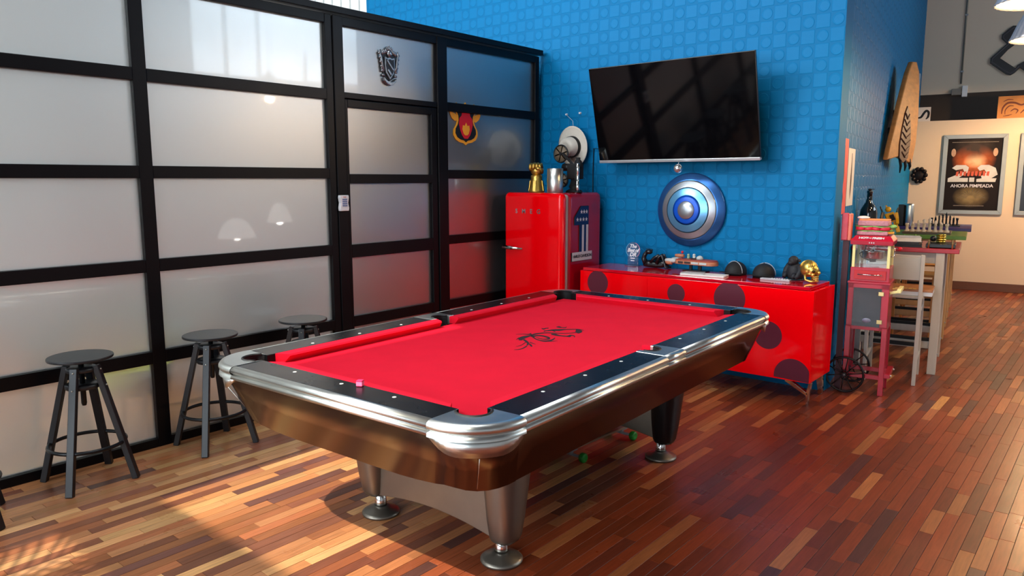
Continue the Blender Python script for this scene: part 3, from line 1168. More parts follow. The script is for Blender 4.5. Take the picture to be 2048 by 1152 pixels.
def make_stool():
    t = thing('bar_stool', 'x', 'stool', (0, 0, 0))
    obj('seat', MB().prism([(0.15 * math.cos(2 * PI * i / 56), 0.15 * math.sin(2 * PI * i / 56)) for i in range(56)], SEATZ - 0.014, SEATZ), STOOLB, t, 0.004)
    obj('seat_screw', MB().lathe([(0.0001, 0.395), (0.010, 0.397), (0.013, 0.41), (0.013, SEATZ - 0.04), (0.016, SEATZ - 0.038), (0.03, SEATZ - 0.02), (0.03, SEATZ - 0.015)], 16), STOOLM, t)
    obj('collar', MB().lathe([(0.013, 0.575), (0.068, 0.575), (0.070, 0.578), (0.070, 0.594), (0.066, 0.598), (0.013, 0.598)], 28), STOOLB, t)
    obj('collar', MB().lathe([(0.013, 0.490), (0.078, 0.490), (0.080, 0.493), (0.080, 0.510), (0.076, 0.514), (0.013, 0.514)], 28), STOOLB, t)
    for k in range(4):
        a = R(45 + 90 * k)
        c, s = math.cos(a), math.sin(a)
        leg = obj('leg', MB().bar((0.226 * c, 0.226 * s, 0.0), (0.072 * c, 0.072 * s, 0.604), 0.036, 0.030, (c, s, 0.2), 0.036, 0.028), STOOLB, t, 0.003)
        for z in (0.585, 0.502):
            rr = 0.072 + (0.235 - 0.072) * (0.604 - z) / 0.604 + 0.016
            obj('bolt', MB().ball((rr * c, rr * s, z), 0.0045, 8, 6), CHROME, leg)
    rz = 0.20
    rr = 0.072 + 0.163 * (0.604 - rz) / 0.604 - 0.006
    obj('foot_ring', MB().tube([(rr * math.cos(2 * PI * j / 40), rr * math.sin(2 * PI * j / 40), rz) for j in range(40)], 0.0095, 10, True), STOOLM, t)
    return t


st = make_stool()
ST = [(-4.015, 1.41, 0.02, 'black round-seat stool in front of the pane with the yellow blur'),
      (-4.015, 2.10, 0.02, 'black round-seat stool just past the partition mullion, behind the table corner'),
      (-4.01, 2.72, 0.05, 'black round-seat stool by the glass door, mostly hidden by the pool table'),
      (-3.92, 0.815, R(-16), 'black round-seat stool standing askew at the end of the row, away from the table')]
for i, (xx, yy, a, lab) in enumerate(ST):
    o = st if i == 0 else copy_tree(st)
    o.location = (xx, yy, 0)
    o.rotation_euler = (0, 0, a)
    o['label'] = lab
    o['group'] = 'black swivel stools along the partition'

# ================================================================== red sideboard and what stands on it
CABX0, CABX1, CABY0, CABY1, CABZ0, CABZ1 = -3.462, -1.582, 5.02, 5.455, 0.165, 0.795
cab = thing('sideboard', 'long glossy red sideboard with maroon dots on chrome legs', 'sideboard', ((CABX0 + CABX1) / 2, (CABY0 + CABY1) / 2, 0))
OC = Vector(cab.location)


def cb(x0, x1, y0, y1, z0, z1):
    return MB().box(x0 - OC.x, x1 - OC.x, y0 - OC.y, y1 - OC.y, z0, z1)


obj('body', cb(CABX0, CABX1, CABY0 + 0.02, CABY1, CABZ0, CABZ1), REDGLOSS, cab, 0.003)
XM = (CABX0 + CABX1) / 2
for a, b in ((CABX0 + 0.001, CABX0 + 0.6265), (CABX0 + 0.6275, CABX0 + 1.2535), (CABX0 + 1.2545, CABX1 - 0.001)):
    obj('door', cb(a, b, CABY0, CABY0 + 0.0195, CABZ0 + 0.001, CABZ1 - 0.001), REDGLOSS, cab, 0.002)
ct = obj('top', cb(CABX0 + 0.03, CABX1 - 0.028, CABY0 - 0.004, CABY1 - 0.03, CABZ1 + 0.003, CABZ1 + 0.026), REDTOP, cab, 0.003)
ZC = CABZ1 + 0.026
for cx_, cz_, r_ in ((-3.29, 0.705, 0.098), (-2.59, 0.685, 0.072), (-2.17, 0.69, 0.118), (-1.88, 0.462, 0.098)):
    o = obj('dot', MB().lathe([(r_, 0.0), (r_, 0.0012)], 48, (cx_ - OC.x, CABY0 - OC.y, cz_), Matrix(((1, 0, 0), (0, 0, -1), (0, 1, 0)))), MAROON, cab)
halfdot = [(-1.70 + 0.125 * math.cos(R(a)), 0.195 + 0.125 * math.sin(R(a))) for a in range(-12, 193, 8)]
halfdot = [(min(a, CABX1 - 0.004), max(b, CABZ0 + 0.004)) for a, b in halfdot]
obj('dot', MB().prism(halfdot, CABY0 - 0.0012, CABY0, lambda a, b, w: (a - OC.x, w - OC.y, b)), MAROON, cab)
for sx, sy, fx, fy in ((1, -1, -1.60, 5.06), (1, 1, -1.62, 5.41), (-1, -1, -3.43, 5.06), (-1, 1, -3.43, 5.41)):
    fx, fy = fx - OC.x, fy - OC.y
    mbl = MB()
    if sy < 0:
        mbl.bar((fx, fy, 0), (fx, fy, 0.085), 0.012, 0.03, (0, 1, 0), 0.02, 0.034)
        mbl.bar((fx, fy, 0.08), (fx - sx * 0.15, fy, CABZ0), 0.020, 0.034, (0, 1, 0), 0.03, 0.034)
        mbl.bar((fx, fy, 0.08), (fx + sx * 0.015, fy, CABZ0), 0.020, 0.034, (0, 1, 0), 0.016, 0.034)
    else:
        mbl.bar((fx, fy, 0), (fx - sx * 0.02, fy, CABZ0), 0.03, 0.03, (0, 1, 0), 0.05, 0.03)
    obj('leg', mbl, CHROME2, cab, 0.002)

# clear award plaque
p = onz(1266, 532, ZC)
aw = thing('award_plaque', 'clear acrylic award plaque with white script lettering on a small base', 'award', (p.x, p.y, ZC))
ACR = clear_pane('acrylic', (0.72, 0.82, 0.88, 1), 0.16)
obj('base', MB().box(-0.062, 0.062, -0.035, 0.035, 0.0, 0.009), clear_pane('acrylic_base', (0.8, 0.86, 0.9, 1), 0.2), aw, 0.002)
pl = [(-0.05, 0.009), (0.05, 0.009), (0.05, 0.085)] + arc(0, 0.132, 0.068, -40, 220, 22) + [(-0.05, 0.085)]
face = obj('plate', MB().prism(pl, -0.006, 0.006, lambda a, b, w: (a, w, b)), ACR, aw, 0.001)
WI = mat('white_ink', rgb(240, 244, 246), 0.5, noise=0.02)
letters('The', 0.042, WI, face, (0.0, -0.0075, 0.165), (1, 0, 0), (0, 0, 1), shear=0.3, bold=0.0012)
letters('Best of', 0.042, WI, face, (0.0, -0.0075, 0.131), (1, 0, 0), (0, 0, 1), shear=0.3, bold=0.0012, space=0.88)
letters('DR', 0.046, WI, face, (0.0, -0.0075, 0.095), (1, 0, 0), (0, 0, 1), shear=0.3, bold=0.0015)
obj('print_bar', MB().box(-0.022, 0.02, -0.0078, -0.0072, 0.062, 0.070).box(-0.018, 0.016, -0.0078, -0.0072, 0.042, 0.049), WI, face)
obj('ring_print', MB().tube([(0.064 * math.cos(R(a)), -0.007, 0.132 + 0.064 * math.sin(R(a))) for a in range(-50, 78, 8)], 0.0018, 6), mat('pink_ink', rgb(236, 150, 170), 0.5, noise=0.02), face)
obj('ring_print', MB().tube([(0.064 * math.cos(R(a)), -0.007, 0.132 + 0.064 * math.sin(R(a))) for a in range(118, 232, 8)], 0.0018, 6), mat('pale_blue_ink', rgb(120, 200, 240), 0.5, noise=0.02), face)

# black reclining creature sculpture
p = onz(1320, 534, ZC)
DS = mat('glossy_black_resin', rgb(26, 27, 30), 0.22, 0.3, 0.7, noise=0.3, nscale=25, bump=0.5, bscale=60)
scu = thing('creature_sculpture', 'glossy black sculpture of a spiny reclining creature on the red sideboard', 'sculpture', (p.x + 0.005, 5.35, ZC), R(5))
scu.scale = (0.80, 0.86, 0.92)
obj('body', MB().tube([(-0.13, 0, 0.03), (-0.08, 0, 0.035), (0.0, 0.01, 0.032), (0.07, 0, 0.04), (0.11, 0, 0.055), (0.13, 0, 0.08)], [0.022, 0.033, 0.032, 0.034, 0.030, 0.014], 12), DS, scu)
obj('neck', MB().tube([(-0.11, 0, 0.04), (-0.135, 0, 0.075), (-0.125, 0, 0.11), (-0.10, -0.005, 0.135)], [0.03, 0.026, 0.022, 0.018], 10), DS, scu)
hd = obj('head', MB().ball((-0.075, -0.01, 0.14), (0.042, 0.025, 0.022), 12, 8), DS, scu)
mbs_ = MB()
for k in range(6):
    mbs_.tube([(-0.10 + 0.012 * k, 0, 0.152), (-0.115 + 0.014 * k, 0.005, 0.178 - 0.003 * abs(k - 2))], [0.006, 0.001], 6)
obj('horn', mbs_, DS, hd)
for k, (a, b) in enumerate(((-0.05, -0.02), (-0.03, 0.03))):
    obj('arm', MB().tube([(a, b, 0.05), (a + 0.04, b * 1.4, 0.09), (a + 0.085, b, 0.115), (a + 0.11, b, 0.10)], [0.016, 0.015, 0.013, 0.010], 8), DS, scu)
for k, b in enumerate((-0.03, 0.025)):
    obj('leg', MB().tube([(0.02, b, 0.045), (0.055, b * 1.3, 0.105), (0.075, b, 0.118), (0.10, b, 0.06), (0.125, b * 1.3, 0.012), (0.15, b * 1.4, 0.012)], [0.02, 0.017, 0.014, 0.013, 0.012, 0.006], 8), DS, scu)
mbs_ = MB()
for k in range(9):
    a = 0.07 + 0.012 * k
    mbs_.tube([(a, 0.0, 0.08 - 0.003 * k), (a + 0.018, 0.012 * (-1) ** k, 0.118 - 0.007 * k)], [0.006, 0.001], 6)
obj('spine_row', mbs_, DS, scu)

# model hover craft on a black stand
p = onz(1400, 538, ZC)
CO = mat('copper_brown_model', rgb(190, 120, 88), 0.5, noise=0.35, nscale=60)
CD = mat('dark_model_panel', rgb(60, 44, 42), 0.5, noise=0.3, nscale=60)
PG = mat('pale_grey_model', rgb(196, 200, 196), 0.5, noise=0.15, nscale=60)
hv = thing('hover_craft_model', 'copper coloured model hover craft with a blunt nose on a black stand', 'model craft', (-2.60, 5.36, ZC), R(-3))
o = obj('stand', MB().box(-0.10, 0.10, -0.035, 0.035, 0, 0.008).box(-0.055, -0.035, -0.01, 0.01, 0.008, 0.052).box(0.02, 0.045, -0.01, 0.01, 0.008, 0.05), BLACKP, hv, 0.002)
hull = [(-0.16, -0.05), (-0.10, -0.058), (0.08, -0.062)] + arc(0.12, 0, 0.062, -80, 80, 12) + [(0.08, 0.062), (-0.10, 0.058), (-0.16, 0.05)]
obj('hull', MB().prism(hull, 0.052, 0.082), CO, hv, 0.004)
obj('deck', MB().prism([(a * 0.96, b * 0.94) for a, b in hull], 0.082, 0.092), mat('rust_red_model', rgb(160, 70, 56), 0.5, noise=0.3, nscale=50), hv, 0.003)
for a0, a1, m_ in ((-0.125, -0.085, CD), (-0.07, -0.02, CD), (-0.01, 0.05, PG), (0.06, 0.12, PG)):
    obj('side_panel', MB().box(a0, a1, -0.064, -0.058, 0.060, 0.076), m_, hv)
for b in (-0.05, 0.05):
    obj('engine', MB().lathe([(0.0001, -0.05), (0.012, -0.045), (0.017, -0.02), (0.018, 0.03), (0.012, 0.05)], 14, (-0.20, b, 0.074), Matrix(((0, 0, 1), (0, 1, 0), (-1, 0, 0)))), PG, hv)
    obj('engine_cowl', MB().lathe([(0.013, -0.04), (0.019, -0.02), (0.019, 0.01), (0.013, 0.02)], 14, (-0.20, b, 0.06), Matrix(((0, 0, 1), (0, 1, 0), (-1, 0, 0)))), CO, hv)
obj('engine', MB().lathe([(0.0001, -0.04), (0.012, -0.035), (0.016, 0.0), (0.012, 0.04)], 14, (-0.15, 0, 0.112), Matrix(((0, 0, 1), (0, 1, 0), (-1, 0, 0)))), CO, hv)
obj('cockpit', MB().lathe([(0.035, 0), (0.034, 0.006), (0.028, 0.012), (0.026, 0.004)], 20, (-0.01, 0, 0.092)), CD, hv)
obj('windscreen', MB().lathe([(0.03, 0), (0.024, 0.02), (0.01, 0.028), (0.0001, 0.03)], 16, (0.03, 0, 0.094)), PG, hv)
obj('crew_figure', MB().ball((-0.015, -0.01, 0.125), 0.012, 10, 8).tube([(-0.015, -0.01, 0.095), (-0.015, -0.01, 0.118)], 0.011, 8), PG, hv)
obj('crew_figure', MB().ball((-0.075, 0.01, 0.12), 0.012, 10, 8).tube([(-0.075, 0.01, 0.09), (-0.075, 0.01, 0.112)], 0.012, 8), mat('pale_green_figure', rgb(150, 176, 150), 0.5, noise=0.1), hv)
obj('beacon', MB().tube([(-0.125, 0, 0.09), (-0.125, 0, 0.135)], 0.003, 6).ball((-0.125, 0, 0.142), 0.011, 10, 8), mat('red_beacon', rgb(206, 30, 50), 0.4, noise=0.05), hv)

# folded magazine
a, b = onz(1366, 547, ZC), onz(1458, 553, ZC)
ang = math.atan2(b.y - a.y, b.x - a.x)
mg = thing('magazine', 'white magazine lying on the sideboard in front of the model craft', 'magazine', ((a.x + b.x) / 2, (a.y + b.y) / 2 - 0.045, ZC), ang)
WPAP = mat('white_paper', rgb(226, 224, 218), 0.6, noise=0.1, nscale=14)
L_ = (b - a).length / 2
obj('pages', MB().prism([(-L_ * 0.9, -0.06), (-L_, 0.0), (-L_ * 0.85, 0.07), (L_, 0.07), (L_, -0.07), (0, -0.07)], 0, 0.012), WPAP, mg, 0.003)
obj('cover', MB().prism([(-L_ * 0.9, -0.055), (-L_ * 0.99, 0.0), (-L_ * 0.85, 0.068), (0.0, 0.06), (0.02, -0.06)], 0.012, 0.017), mat('grey_print_cover', rgb(196, 196, 192), 0.4, noise=0.3, nscale=18), mg, 0.002)


# caps
def cap(name, label, loc, rz, trim):
    t = thing(name, label, 'cap', loc, rz, 'baseball caps on the sideboard')
    t.scale = (0.85, 0.85, 0.95)
    prof = []
    for i in range(9):
        a = i / 8 * PI / 2
        prof.append((0.092 * math.cos(a) + 0.0001, 0.02 + 0.085 * math.sin(a)))
    obj('crown', MB().lathe([(0.088, 0.0), (0.092, 0.012)] + prof, 28, sy=1.1), BLACKM, t)
    vs, n = [], 14
    for i in range(n + 1):
        a = R(-70 + 140 * i / n)
        for rr, zz in ((0.085, 0.014), (0.14, 0.022 - 0.012 * abs(math.sin(a)) ** 2)):
            vs.append((rr * math.sin(a) * 0.95, -rr * math.cos(a) * 1.1 + 0.0, zz))
    o = obj('brim', MB().add(vs, [(2 * i, 2 * i + 2, 2 * i + 3, 2 * i + 1) for i in range(n)], True), BLACKM, t, fixn=False)
    o.modifiers.new('solid', 'SOLIDIFY').thickness = 0.004
    obj('piping', MB().tube([(0.0935 * math.cos(R(a)), 0.103 * 0 + trim, 0.018 + 0.089 * math.sin(R(a))) for a in range(0, 181, 12)], 0.0028, 6), mat('silver_piping', rgb(170, 174, 180), 0.4, noise=0.05), t)
    obj('button', MB().ball((0, 0, 0.106), 0.006, 8, 6), BLACKM, t)
    return t


p = onz(1477, 548, ZC)
cap('baseball_cap', 'black cap with a curved silver edge next to the model craft', (-2.275, 5.36, ZC + 0.001), R(-20), -0.02)
cap('baseball_cap', 'black cap with a straight silver edge next to the gorilla figure', (-2.055, 5.345, ZC + 0.001), R(0), 0.03)

# gorilla figurine
gr = thing('gorilla_figurine', 'matte black seated gorilla figurine between the cap and the golden skull', 'figurine', (-1.835, 5.35, ZC + 0.001), R(-25))
GM = mat('matte_black_clay', rgb(30, 30, 34), 0.65, noise=0.3, nscale=40, bump=0.5, bscale=90)
obj('body', MB().tube([(0, 0.015, 0.0), (0, 0.012, 0.04), (0, 0.005, 0.085), (0, 0, 0.115)], [0.05, 0.058, 0.052, 0.03], 16), GM, gr)
hd = obj('head', MB().ball((0, -0.012, 0.135), (0.034, 0.036, 0.036), 16, 10).ball((0, -0.038, 0.122), (0.022, 0.02, 0.017), 12, 8).ball((0, -0.03, 0.148), (0.028, 0.015, 0.008), 12, 6), GM, gr)
for sx in (-1, 1):
    obj('ear', MB().ball((sx * 0.043, 0.0, 0.138), (0.014, 0.006, 0.012), 10, 6), GM, hd)
    obj('arm', MB().tube([(sx * 0.045, 0, 0.10), (sx * 0.066, -0.01, 0.065), (sx * 0.06, -0.03, 0.03), (sx * 0.05, -0.045, 0.016)], [0.024, 0.021, 0.018, 0.014], 10), GM, gr)
    obj('leg', MB().tube([(sx * 0.03, 0.0, 0.022), (sx * 0.042, -0.045, 0.038), (sx * 0.036, -0.06, 0.016)], [0.02, 0.018, 0.013], 10), GM, gr)
obj('plinth', MB().lathe([(0.07, 0), (0.07, 0.006), (0.066, 0.008)], 24), mat('dark_teal_plinth', rgb(24, 50, 58), 0.4, noise=0.1), gr)

# remote control
a, b = onz(1531, 557, ZC), onz(1590, 560, ZC)
ang = math.atan2(b.y - a.y, b.x - a.x)
rm = thing('remote_control', 'slim grey remote control lying at the front of the sideboard', 'remote', ((a.x + b.x) / 2, (a.y + b.y) / 2 - 0.09, ZC), 0.02)
obj('case', MB().box(-0.105, 0.105, -0.02, 0.02, 0, 0.014), mat('light_grey_case', rgb(168, 168, 172), 0.4, noise=0.03), rm, 0.003)
for k in range(7):
    obj('button', MB().box(-0.03 + 0.018 * k, -0.02 + 0.018 * k, -0.008, 0.008, 0.014, 0.017), WHITEPL, rm, 0.001)

# golden skull looking along the wall
sk_ = thing('golden_skull', 'golden ornamental skull in profile at the end of the sideboard', 'skull', (-1.70, 5.27, ZC), R(-20))
obj('cranium', MB().ball((-0.012, 0, 0.095), (0.062, 0.048, 0.058), 24, 16).ball((0.02, 0, 0.085), (0.045, 0.042, 0.045), 20, 12), GOLD, sk_)
DG = mat('dark_gold_recess', rgb(70, 48, 20), 0.5, 0.7, noise=0.2)
obj('cheek', MB().ball((0.040, -0.024, 0.058), (0.018, 0.012, 0.014), 12, 8).ball((0.040, 0.024, 0.058), (0.018, 0.012, 0.014), 12, 8).tube([(0.05, -0.026, 0.06), (0.0, -0.042, 0.066)], 0.006, 8).tube([(0.05, 0.026, 0.06), (0, 0.042, 0.066)], 0.006, 8), GOLD, sk_)
for sy in (-1, 1):
    obj('eye_socket', MB().ball((0.046, sy * 0.024, 0.083), (0.014, 0.013, 0.012), 12, 8), DG, sk_)
obj('nose', MB().tube([(0.062, 0, 0.085), (0.078, 0, 0.07), (0.072, 0, 0.062)], [0.008, 0.010, 0.006], 8), GOLD, sk_)
obj('jaw', MB().tube([(-0.012, -0.036, 0.055), (-0.005, -0.036, 0.02), (0.03, -0.026, 0.010), (0.058, -0.008, 0.014), (0.058, 0.008, 0.014), (0.03, 0.026, 0.010), (-0.005, 0.036, 0.02), (-0.012, 0.036, 0.055)], 0.0095, 10), GOLD, sk_)
for z in (0.028, 0.043):
    for k in range(7):
        a = R(-55 + 110 * k / 6)
        obj('tooth', MB().ball((0.034 + 0.028 * math.cos(a), 0.026 * math.sin(a), z), (0.005, 0.005, 0.008), 8, 6), GOLD, sk_)
mbo = MB()
for k in range(7):
    a = R(-60 + 20 * k)
    mbo.tube([(-0.012 + 0.064 * math.sin(q) * math.cos(a), 0.05 * math.sin(q) * math.sin(a) * 1.0, 0.095 + 0.06 * math.cos(q)) for q in [R(v) for v in range(-80, 81, 16)]], 0.0028, 5)
obj('engraving', mbo, GOLD, sk_)

# ================================================================== television, glass ball, round shield
TVW, TVH = 1.372, 0.765
tilt = math.atan2(0.19, 0.74)
tv = thing('television', 'large flat television tilted down from the blue wall', 'television', (-2.792, 5.31, 1.668))
MT = Matrix.Rotation(tilt, 4, 'X')
obj('housing', MB(MT).box(-TVW / 2, TVW / 2, 0.006, 0.03, 0.012, TVH).box(-TVW * 0.32, TVW * 0.32, 0.03, 0.07, 0.1, TVH * 0.62), BLACKP, tv, 0.003)
obj('screen', MB(MT).box(-TVW / 2 + 0.004, TVW / 2 - 0.004, 0.0, 0.006, 0.024, TVH - 0.003), SCREEN, tv)
ch_ = obj('chin', MB(MT).box(-TVW / 2, TVW / 2, -0.003, 0.03, 0.0, 0.022), SILVER, tv, 0.002)
obj('brand_mark', MB(MT).box(-TVW / 2 + 0.03, -TVW / 2 + 0.085, -0.0038, -0.003, 0.007, 0.015), GREYPL, ch_)
obj('bracket', MB().box(-0.12, 0.12, 0.16, 0.182, 0.05, 0.6).bar((0, 0.17, 0.45), (0, -0.04, 0.42), 0.06).bar((0, 0.17, 0.2), (0, 0.03, 0.2), 0.06), BLACKP, tv)
cbl = [(-3.46, 5.36, 1.80), (-3.56, 5.47, 1.79), (-3.66, 5.488, 1.80), (-3.665, 5.488, 1.6), (-3.66, 5.488, 1.2), (-3.655, 5.488, 0.5), (-3.655, 5.488, 0.02)]
tag(obj('television_cable', MB().tube(cbl, 0.0045, 6), mat('blue_black_cable', rgb(12, 40, 60), 0.5, noise=0.05)), 'thin dark cable running down the blue wall from the television', 'cable')
p = ony(1356, 337, 5.25)
gb = thing('glass_ball', 'small mirrored glass ball hanging under the television', 'ornament', (p.x, 5.25, p.z - 0.035))
obj('ball', MB().ball((0, 0, 0.035), 0.034, 18, 12), mat('mirror_glass', rgb(235, 238, 240), 0.06, 0.9, noise=0.25, nscale=60, bump=0.8, bscale=70), gb)
obj('thread', MB().tube([(0, 0, 0.068), (0, 0.02, 1.675 - (p.z - 0.035))], 0.0012, 5), SILVER, gb)
SHB = mat('brushed_blue_metal', rgb(58, 110, 176), 0.3, 0.75, noise=0.06, nscale=8)
SHL = mat('brushed_light_blue_metal', rgb(110, 178, 224), 0.3, 0.7, noise=0.06, nscale=8)
SHS = mat('brushed_grey_metal', rgb(172, 178, 184), 0.34, 0.8, noise=0.06, nscale=8)
SHD = mat('deep_blue_enamel', rgb(10, 82, 196), 0.35, 0.2, noise=0.05, nscale=8)
sh = thing('round_shield', 'round domed metal shield with blue and silver rings on the blue wall', 'shield', (-2.722, 5.488, 1.292))
RX = Matrix(((1, 0, 0), (0, 0, -1), (0, 1, 0)))
RS = 0.292


def dome(r):
    return 0.012 + 0.085 * (1 - (r / RS) ** 2)


def band(r0, r1, k=6, lift=0.0):
    return [(max(r0 + (r1 - r0) * i / k, 0.0001), dome(r0 + (r1 - r0) * i / k) + lift) for i in range(k + 1)]


obj('rim_ring', MB().lathe(band(0.235, RS) + [(RS, 0.0)], 64, (0, 0, 0), RX), SHB, sh)
obj('grey_ring', MB().lathe(band(0.180, 0.235), 64, (0, 0, 0), RX), SHS, sh)
obj('light_ring', MB().lathe(band(0.118, 0.180), 64, (0, 0, 0), RX), SHL, sh)
obj('centre_disc', MB().lathe(band(0.0, 0.118), 64, (0, 0, 0), RX), SHD, sh)
obj('boss', MB().lathe([(0.072, dome(0.072) + 0.001), (0.068, dome(0.068) + 0.006), (0.03, dome(0.03) + 0.011), (0.0001, dome(0) + 0.012)], 48, (0, 0, 0), RX), SHS, sh)
obj('groove', MB().tube([(0.180 * math.cos(2 * PI * i / 60), -dome(0.180) - 0.0005, 0.180 * math.sin(2 * PI * i / 60)) for i in range(60)], 0.0016, 6, True), BLACKP, sh)

# ================================================================== fridge and what stands on it
FRX0, FRX1, FRY0, FRY1, FRZ = -4.135, -3.525, 4.84, 5.43, 1.425
fr = thing('fridge', 'glossy red retro fridge with rounded edges and a chrome handle', 'fridge', ((FRX0 + FRX1) / 2, (FRY0 + FRY1) / 2, 0))
OF = Vector(fr.location)
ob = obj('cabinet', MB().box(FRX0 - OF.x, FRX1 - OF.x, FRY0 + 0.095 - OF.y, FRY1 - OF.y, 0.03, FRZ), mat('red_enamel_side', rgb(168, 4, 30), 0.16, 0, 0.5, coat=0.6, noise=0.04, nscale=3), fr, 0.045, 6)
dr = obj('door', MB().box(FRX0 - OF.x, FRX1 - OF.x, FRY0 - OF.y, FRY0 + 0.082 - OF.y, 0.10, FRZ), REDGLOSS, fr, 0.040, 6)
obj('gasket', MB().box(FRX0 + 0.012 - OF.x, FRX1 - 0.006 - OF.x, FRY0 + 0.07 - OF.y, FRY0 + 0.11 - OF.y, 0.12, FRZ - 0.014), mat('grey_gasket', rgb(170, 160, 160), 0.5, noise=0.03), fr, 0.02, 3)
p = ony(1003, 493, FRY0)
q = ony(1045, 497, FRY0)
obj('handle', MB().tube([(FRX0 + 0.012 - OF.x, FRY0 - 0.022 - OF.y, p.z), (FRX0 + 0.09 - OF.x, FRY0 - 0.03 - OF.y, p.z), (FRX0 + 0.215 - OF.x, FRY0 - 0.012 - OF.y, p.z - 0.006)], [0.016, 0.017, 0.007], 12)
    .tube([(FRX0 + 0.05 - OF.x, FRY0 + 0.002 - OF.y, p.z), (FRX0 + 0.05 - OF.x, FRY0 - 0.02 - OF.y, p.z)], 0.012, 10), CHROME2, dr)
p = ony(1055, 423, FRY0)
LCH = mat('chrome_letters', rgb(205, 190, 190), 0.2, 0.9, noise=0.02)
for k_, ch_l in enumerate('SMEG'):
    letters(ch_l, 0.052, LCH, dr, (p.x - OF.x + (k_ - 1.5) * 0.078, FRY0 - 0.001 - OF.y, p.z), (1, 0, 0), (0, 0, 1), name='letter', extrude=0.002, bold=0.0012)
for sx in (-1, 1):
    for sy in (-1, 1):
        obj('foot', MB().cyl((sx * 0.25, sy * 0.22, 0), (sx * 0.25, sy * 0.22, 0.06), 0.02), BLACKP, fr)
# number-one plaque on the fridge's side
XS = FRX1 + 0.0015


def side(px, py):
    v = onx(px, py, XS)
    return v.y, v.z


one = thing('number_plaque', 'navy and white number one wall plaque with stars fixed to the fridge side', 'plaque', (XS, 5.1, 1.0))
NAVY = mat('navy_print', rgb(22, 40, 92), 0.4, noise=0.05)
WPR = mat('white_print', rgb(214, 214, 220), 0.4, noise=0.03)
BLK = mat('black_edge', rgb(14, 14, 18), 0.4, noise=0.05)
sd_ = lambda px, py: (side(px, py)[0] - 5.1, side(px, py)[1] - 1.0)
y0, zb = sd_(1143, 523)
y1, _ = sd_(1182, 505)
ybl = y0
wv = y1 - y0
zt = sd_(1178, 412)[1]
zl = sd_(1143, 523)[1]
fnp = lambda a, b, w: (w, a, b)
hgt = zt - zl
shp = [(0, 0), (1, 0), (1, .16), (.80, .16), (.80, 1), (.42, 1), (.12, .80), (.12, .66), (.36, .66), (.36, .16), (0, .16)]
P_ = lambda l: [(ybl + a * wv, zl + b * hgt) for a, b in l]
obj('backing', MB().prism(P_([(a * 1.06 - .03, b * 1.015 - .007) for a, b in shp]), 0, 0.006, fnp), BLK, one, 0.001)
obj('base_panel', MB().prism(P_([(.0, .0), (1, 0), (1, .16), (0, .16)]), 0.006, 0.008, fnp), WPR, one)
obj('star_field', MB().prism(P_([(.12, .66), (.80, .66), (.80, 1), (.42, 1), (.12, .80)]), 0.006, 0.008, fnp), NAVY, one)
for k in range(4):
    a0 = .37 + k * .108
    obj('stripe', MB().prism(P_([(a0, .16), (a0 + .10, .16), (a0 + .10, .66), (a0, .66)]), 0.006, 0.008, fnp), WPR if k % 2 else NAVY, one)
for a, b in ((.44, .90), (.57, .90), (.70, .90), (.24, .76), (.39, .76), (.54, .76), (.69, .76)):
    sp = []
    for k in range(10):
        rr = (.065 if k % 2 == 0 else .027)
        sp.append((a + rr * math.sin(k * PI / 5), b + rr * wv / hgt * math.cos(k * PI / 5)))
    obj('star', MB().prism(P_(sp), 0.008, 0.009, fnp), WPR, one)
letters('HARLEY-DAVIDSON', 0.034, BLK, one, (0.0085, ybl + wv * .5, zl + hgt * .08), (0, 1, 0), (0, 0, 1), bold=0.0008, space=0.86)

# golden gauntlet fist
gt = thing('golden_gauntlet', 'golden armoured gauntlet fist standing on the red fridge', 'statuette', (-3.93, 5.03, FRZ), R(20))
obj('cuff', MB().lathe([(0.066, 0), (0.068, 0.01), (0.060, 0.03), (0.052, 0.09), (0.047, 0.115), (0.050, 0.13), (0.044, 0.145)], 24), GOLD, gt)
for a in (0, 90, 180, 270):
    c, s = math.cos(R(a)), math.sin(R(a))
    obj('cuff_plate', MB().bar((0.066 * c, 0.066 * s, 0.01), (0.052 * c, 0.052 * s, 0.10), 0.03, 0.008, (c, s, 0.2)), GOLD, gt, 0.003)
obj('palm', MB().ball((0, 0, 0.185), (0.052, 0.040, 0.052), 20, 12), GOLD, gt)
for k in range(4):
    xx = -0.042 + 0.028 * k
    zz = 0.232 - 0.004 * abs(k - 1.4)
    obj('finger', MB().tube([(xx, 0.012, zz - 0.02), (xx, -0.012, zz + 0.008), (xx, -0.040, zz), (xx, -0.046, zz - 0.028), (xx, -0.026, zz - 0.042)], [0.0145, 0.0155, 0.0145, 0.013, 0.011], 10), GOLD, gt)
obj('thumb', MB().tube([(0.046, -0.006, 0.165), (0.058, -0.032, 0.185), (0.036, -0.055, 0.20), (0.012, -0.058, 0.20)], [0.016, 0.016, 0.014, 0.011], 10), GOLD, gt)
# steel cup
cu = thing('steel_tumbler', 'brushed steel cylinder beaker on the front of the fridge', 'beaker', (-3.70, 4.985, FRZ))
obj('body', MB().lathe([(0.064, 0), (0.066, 0.003), (0.066, 0.196), (0.063, 0.198), (0.062, 0.19), (0.062, 0.02), (0.0001, 0.018)], 36), CHROME, cu)
obj('handle', MB().tube([(-0.06, 0.01, 0.15), (-0.085, 0.012, 0.13), (-0.09, 0.012, 0.09), (-0.062, 0.01, 0.06)], 0.006, 8), BLACKP, cu)
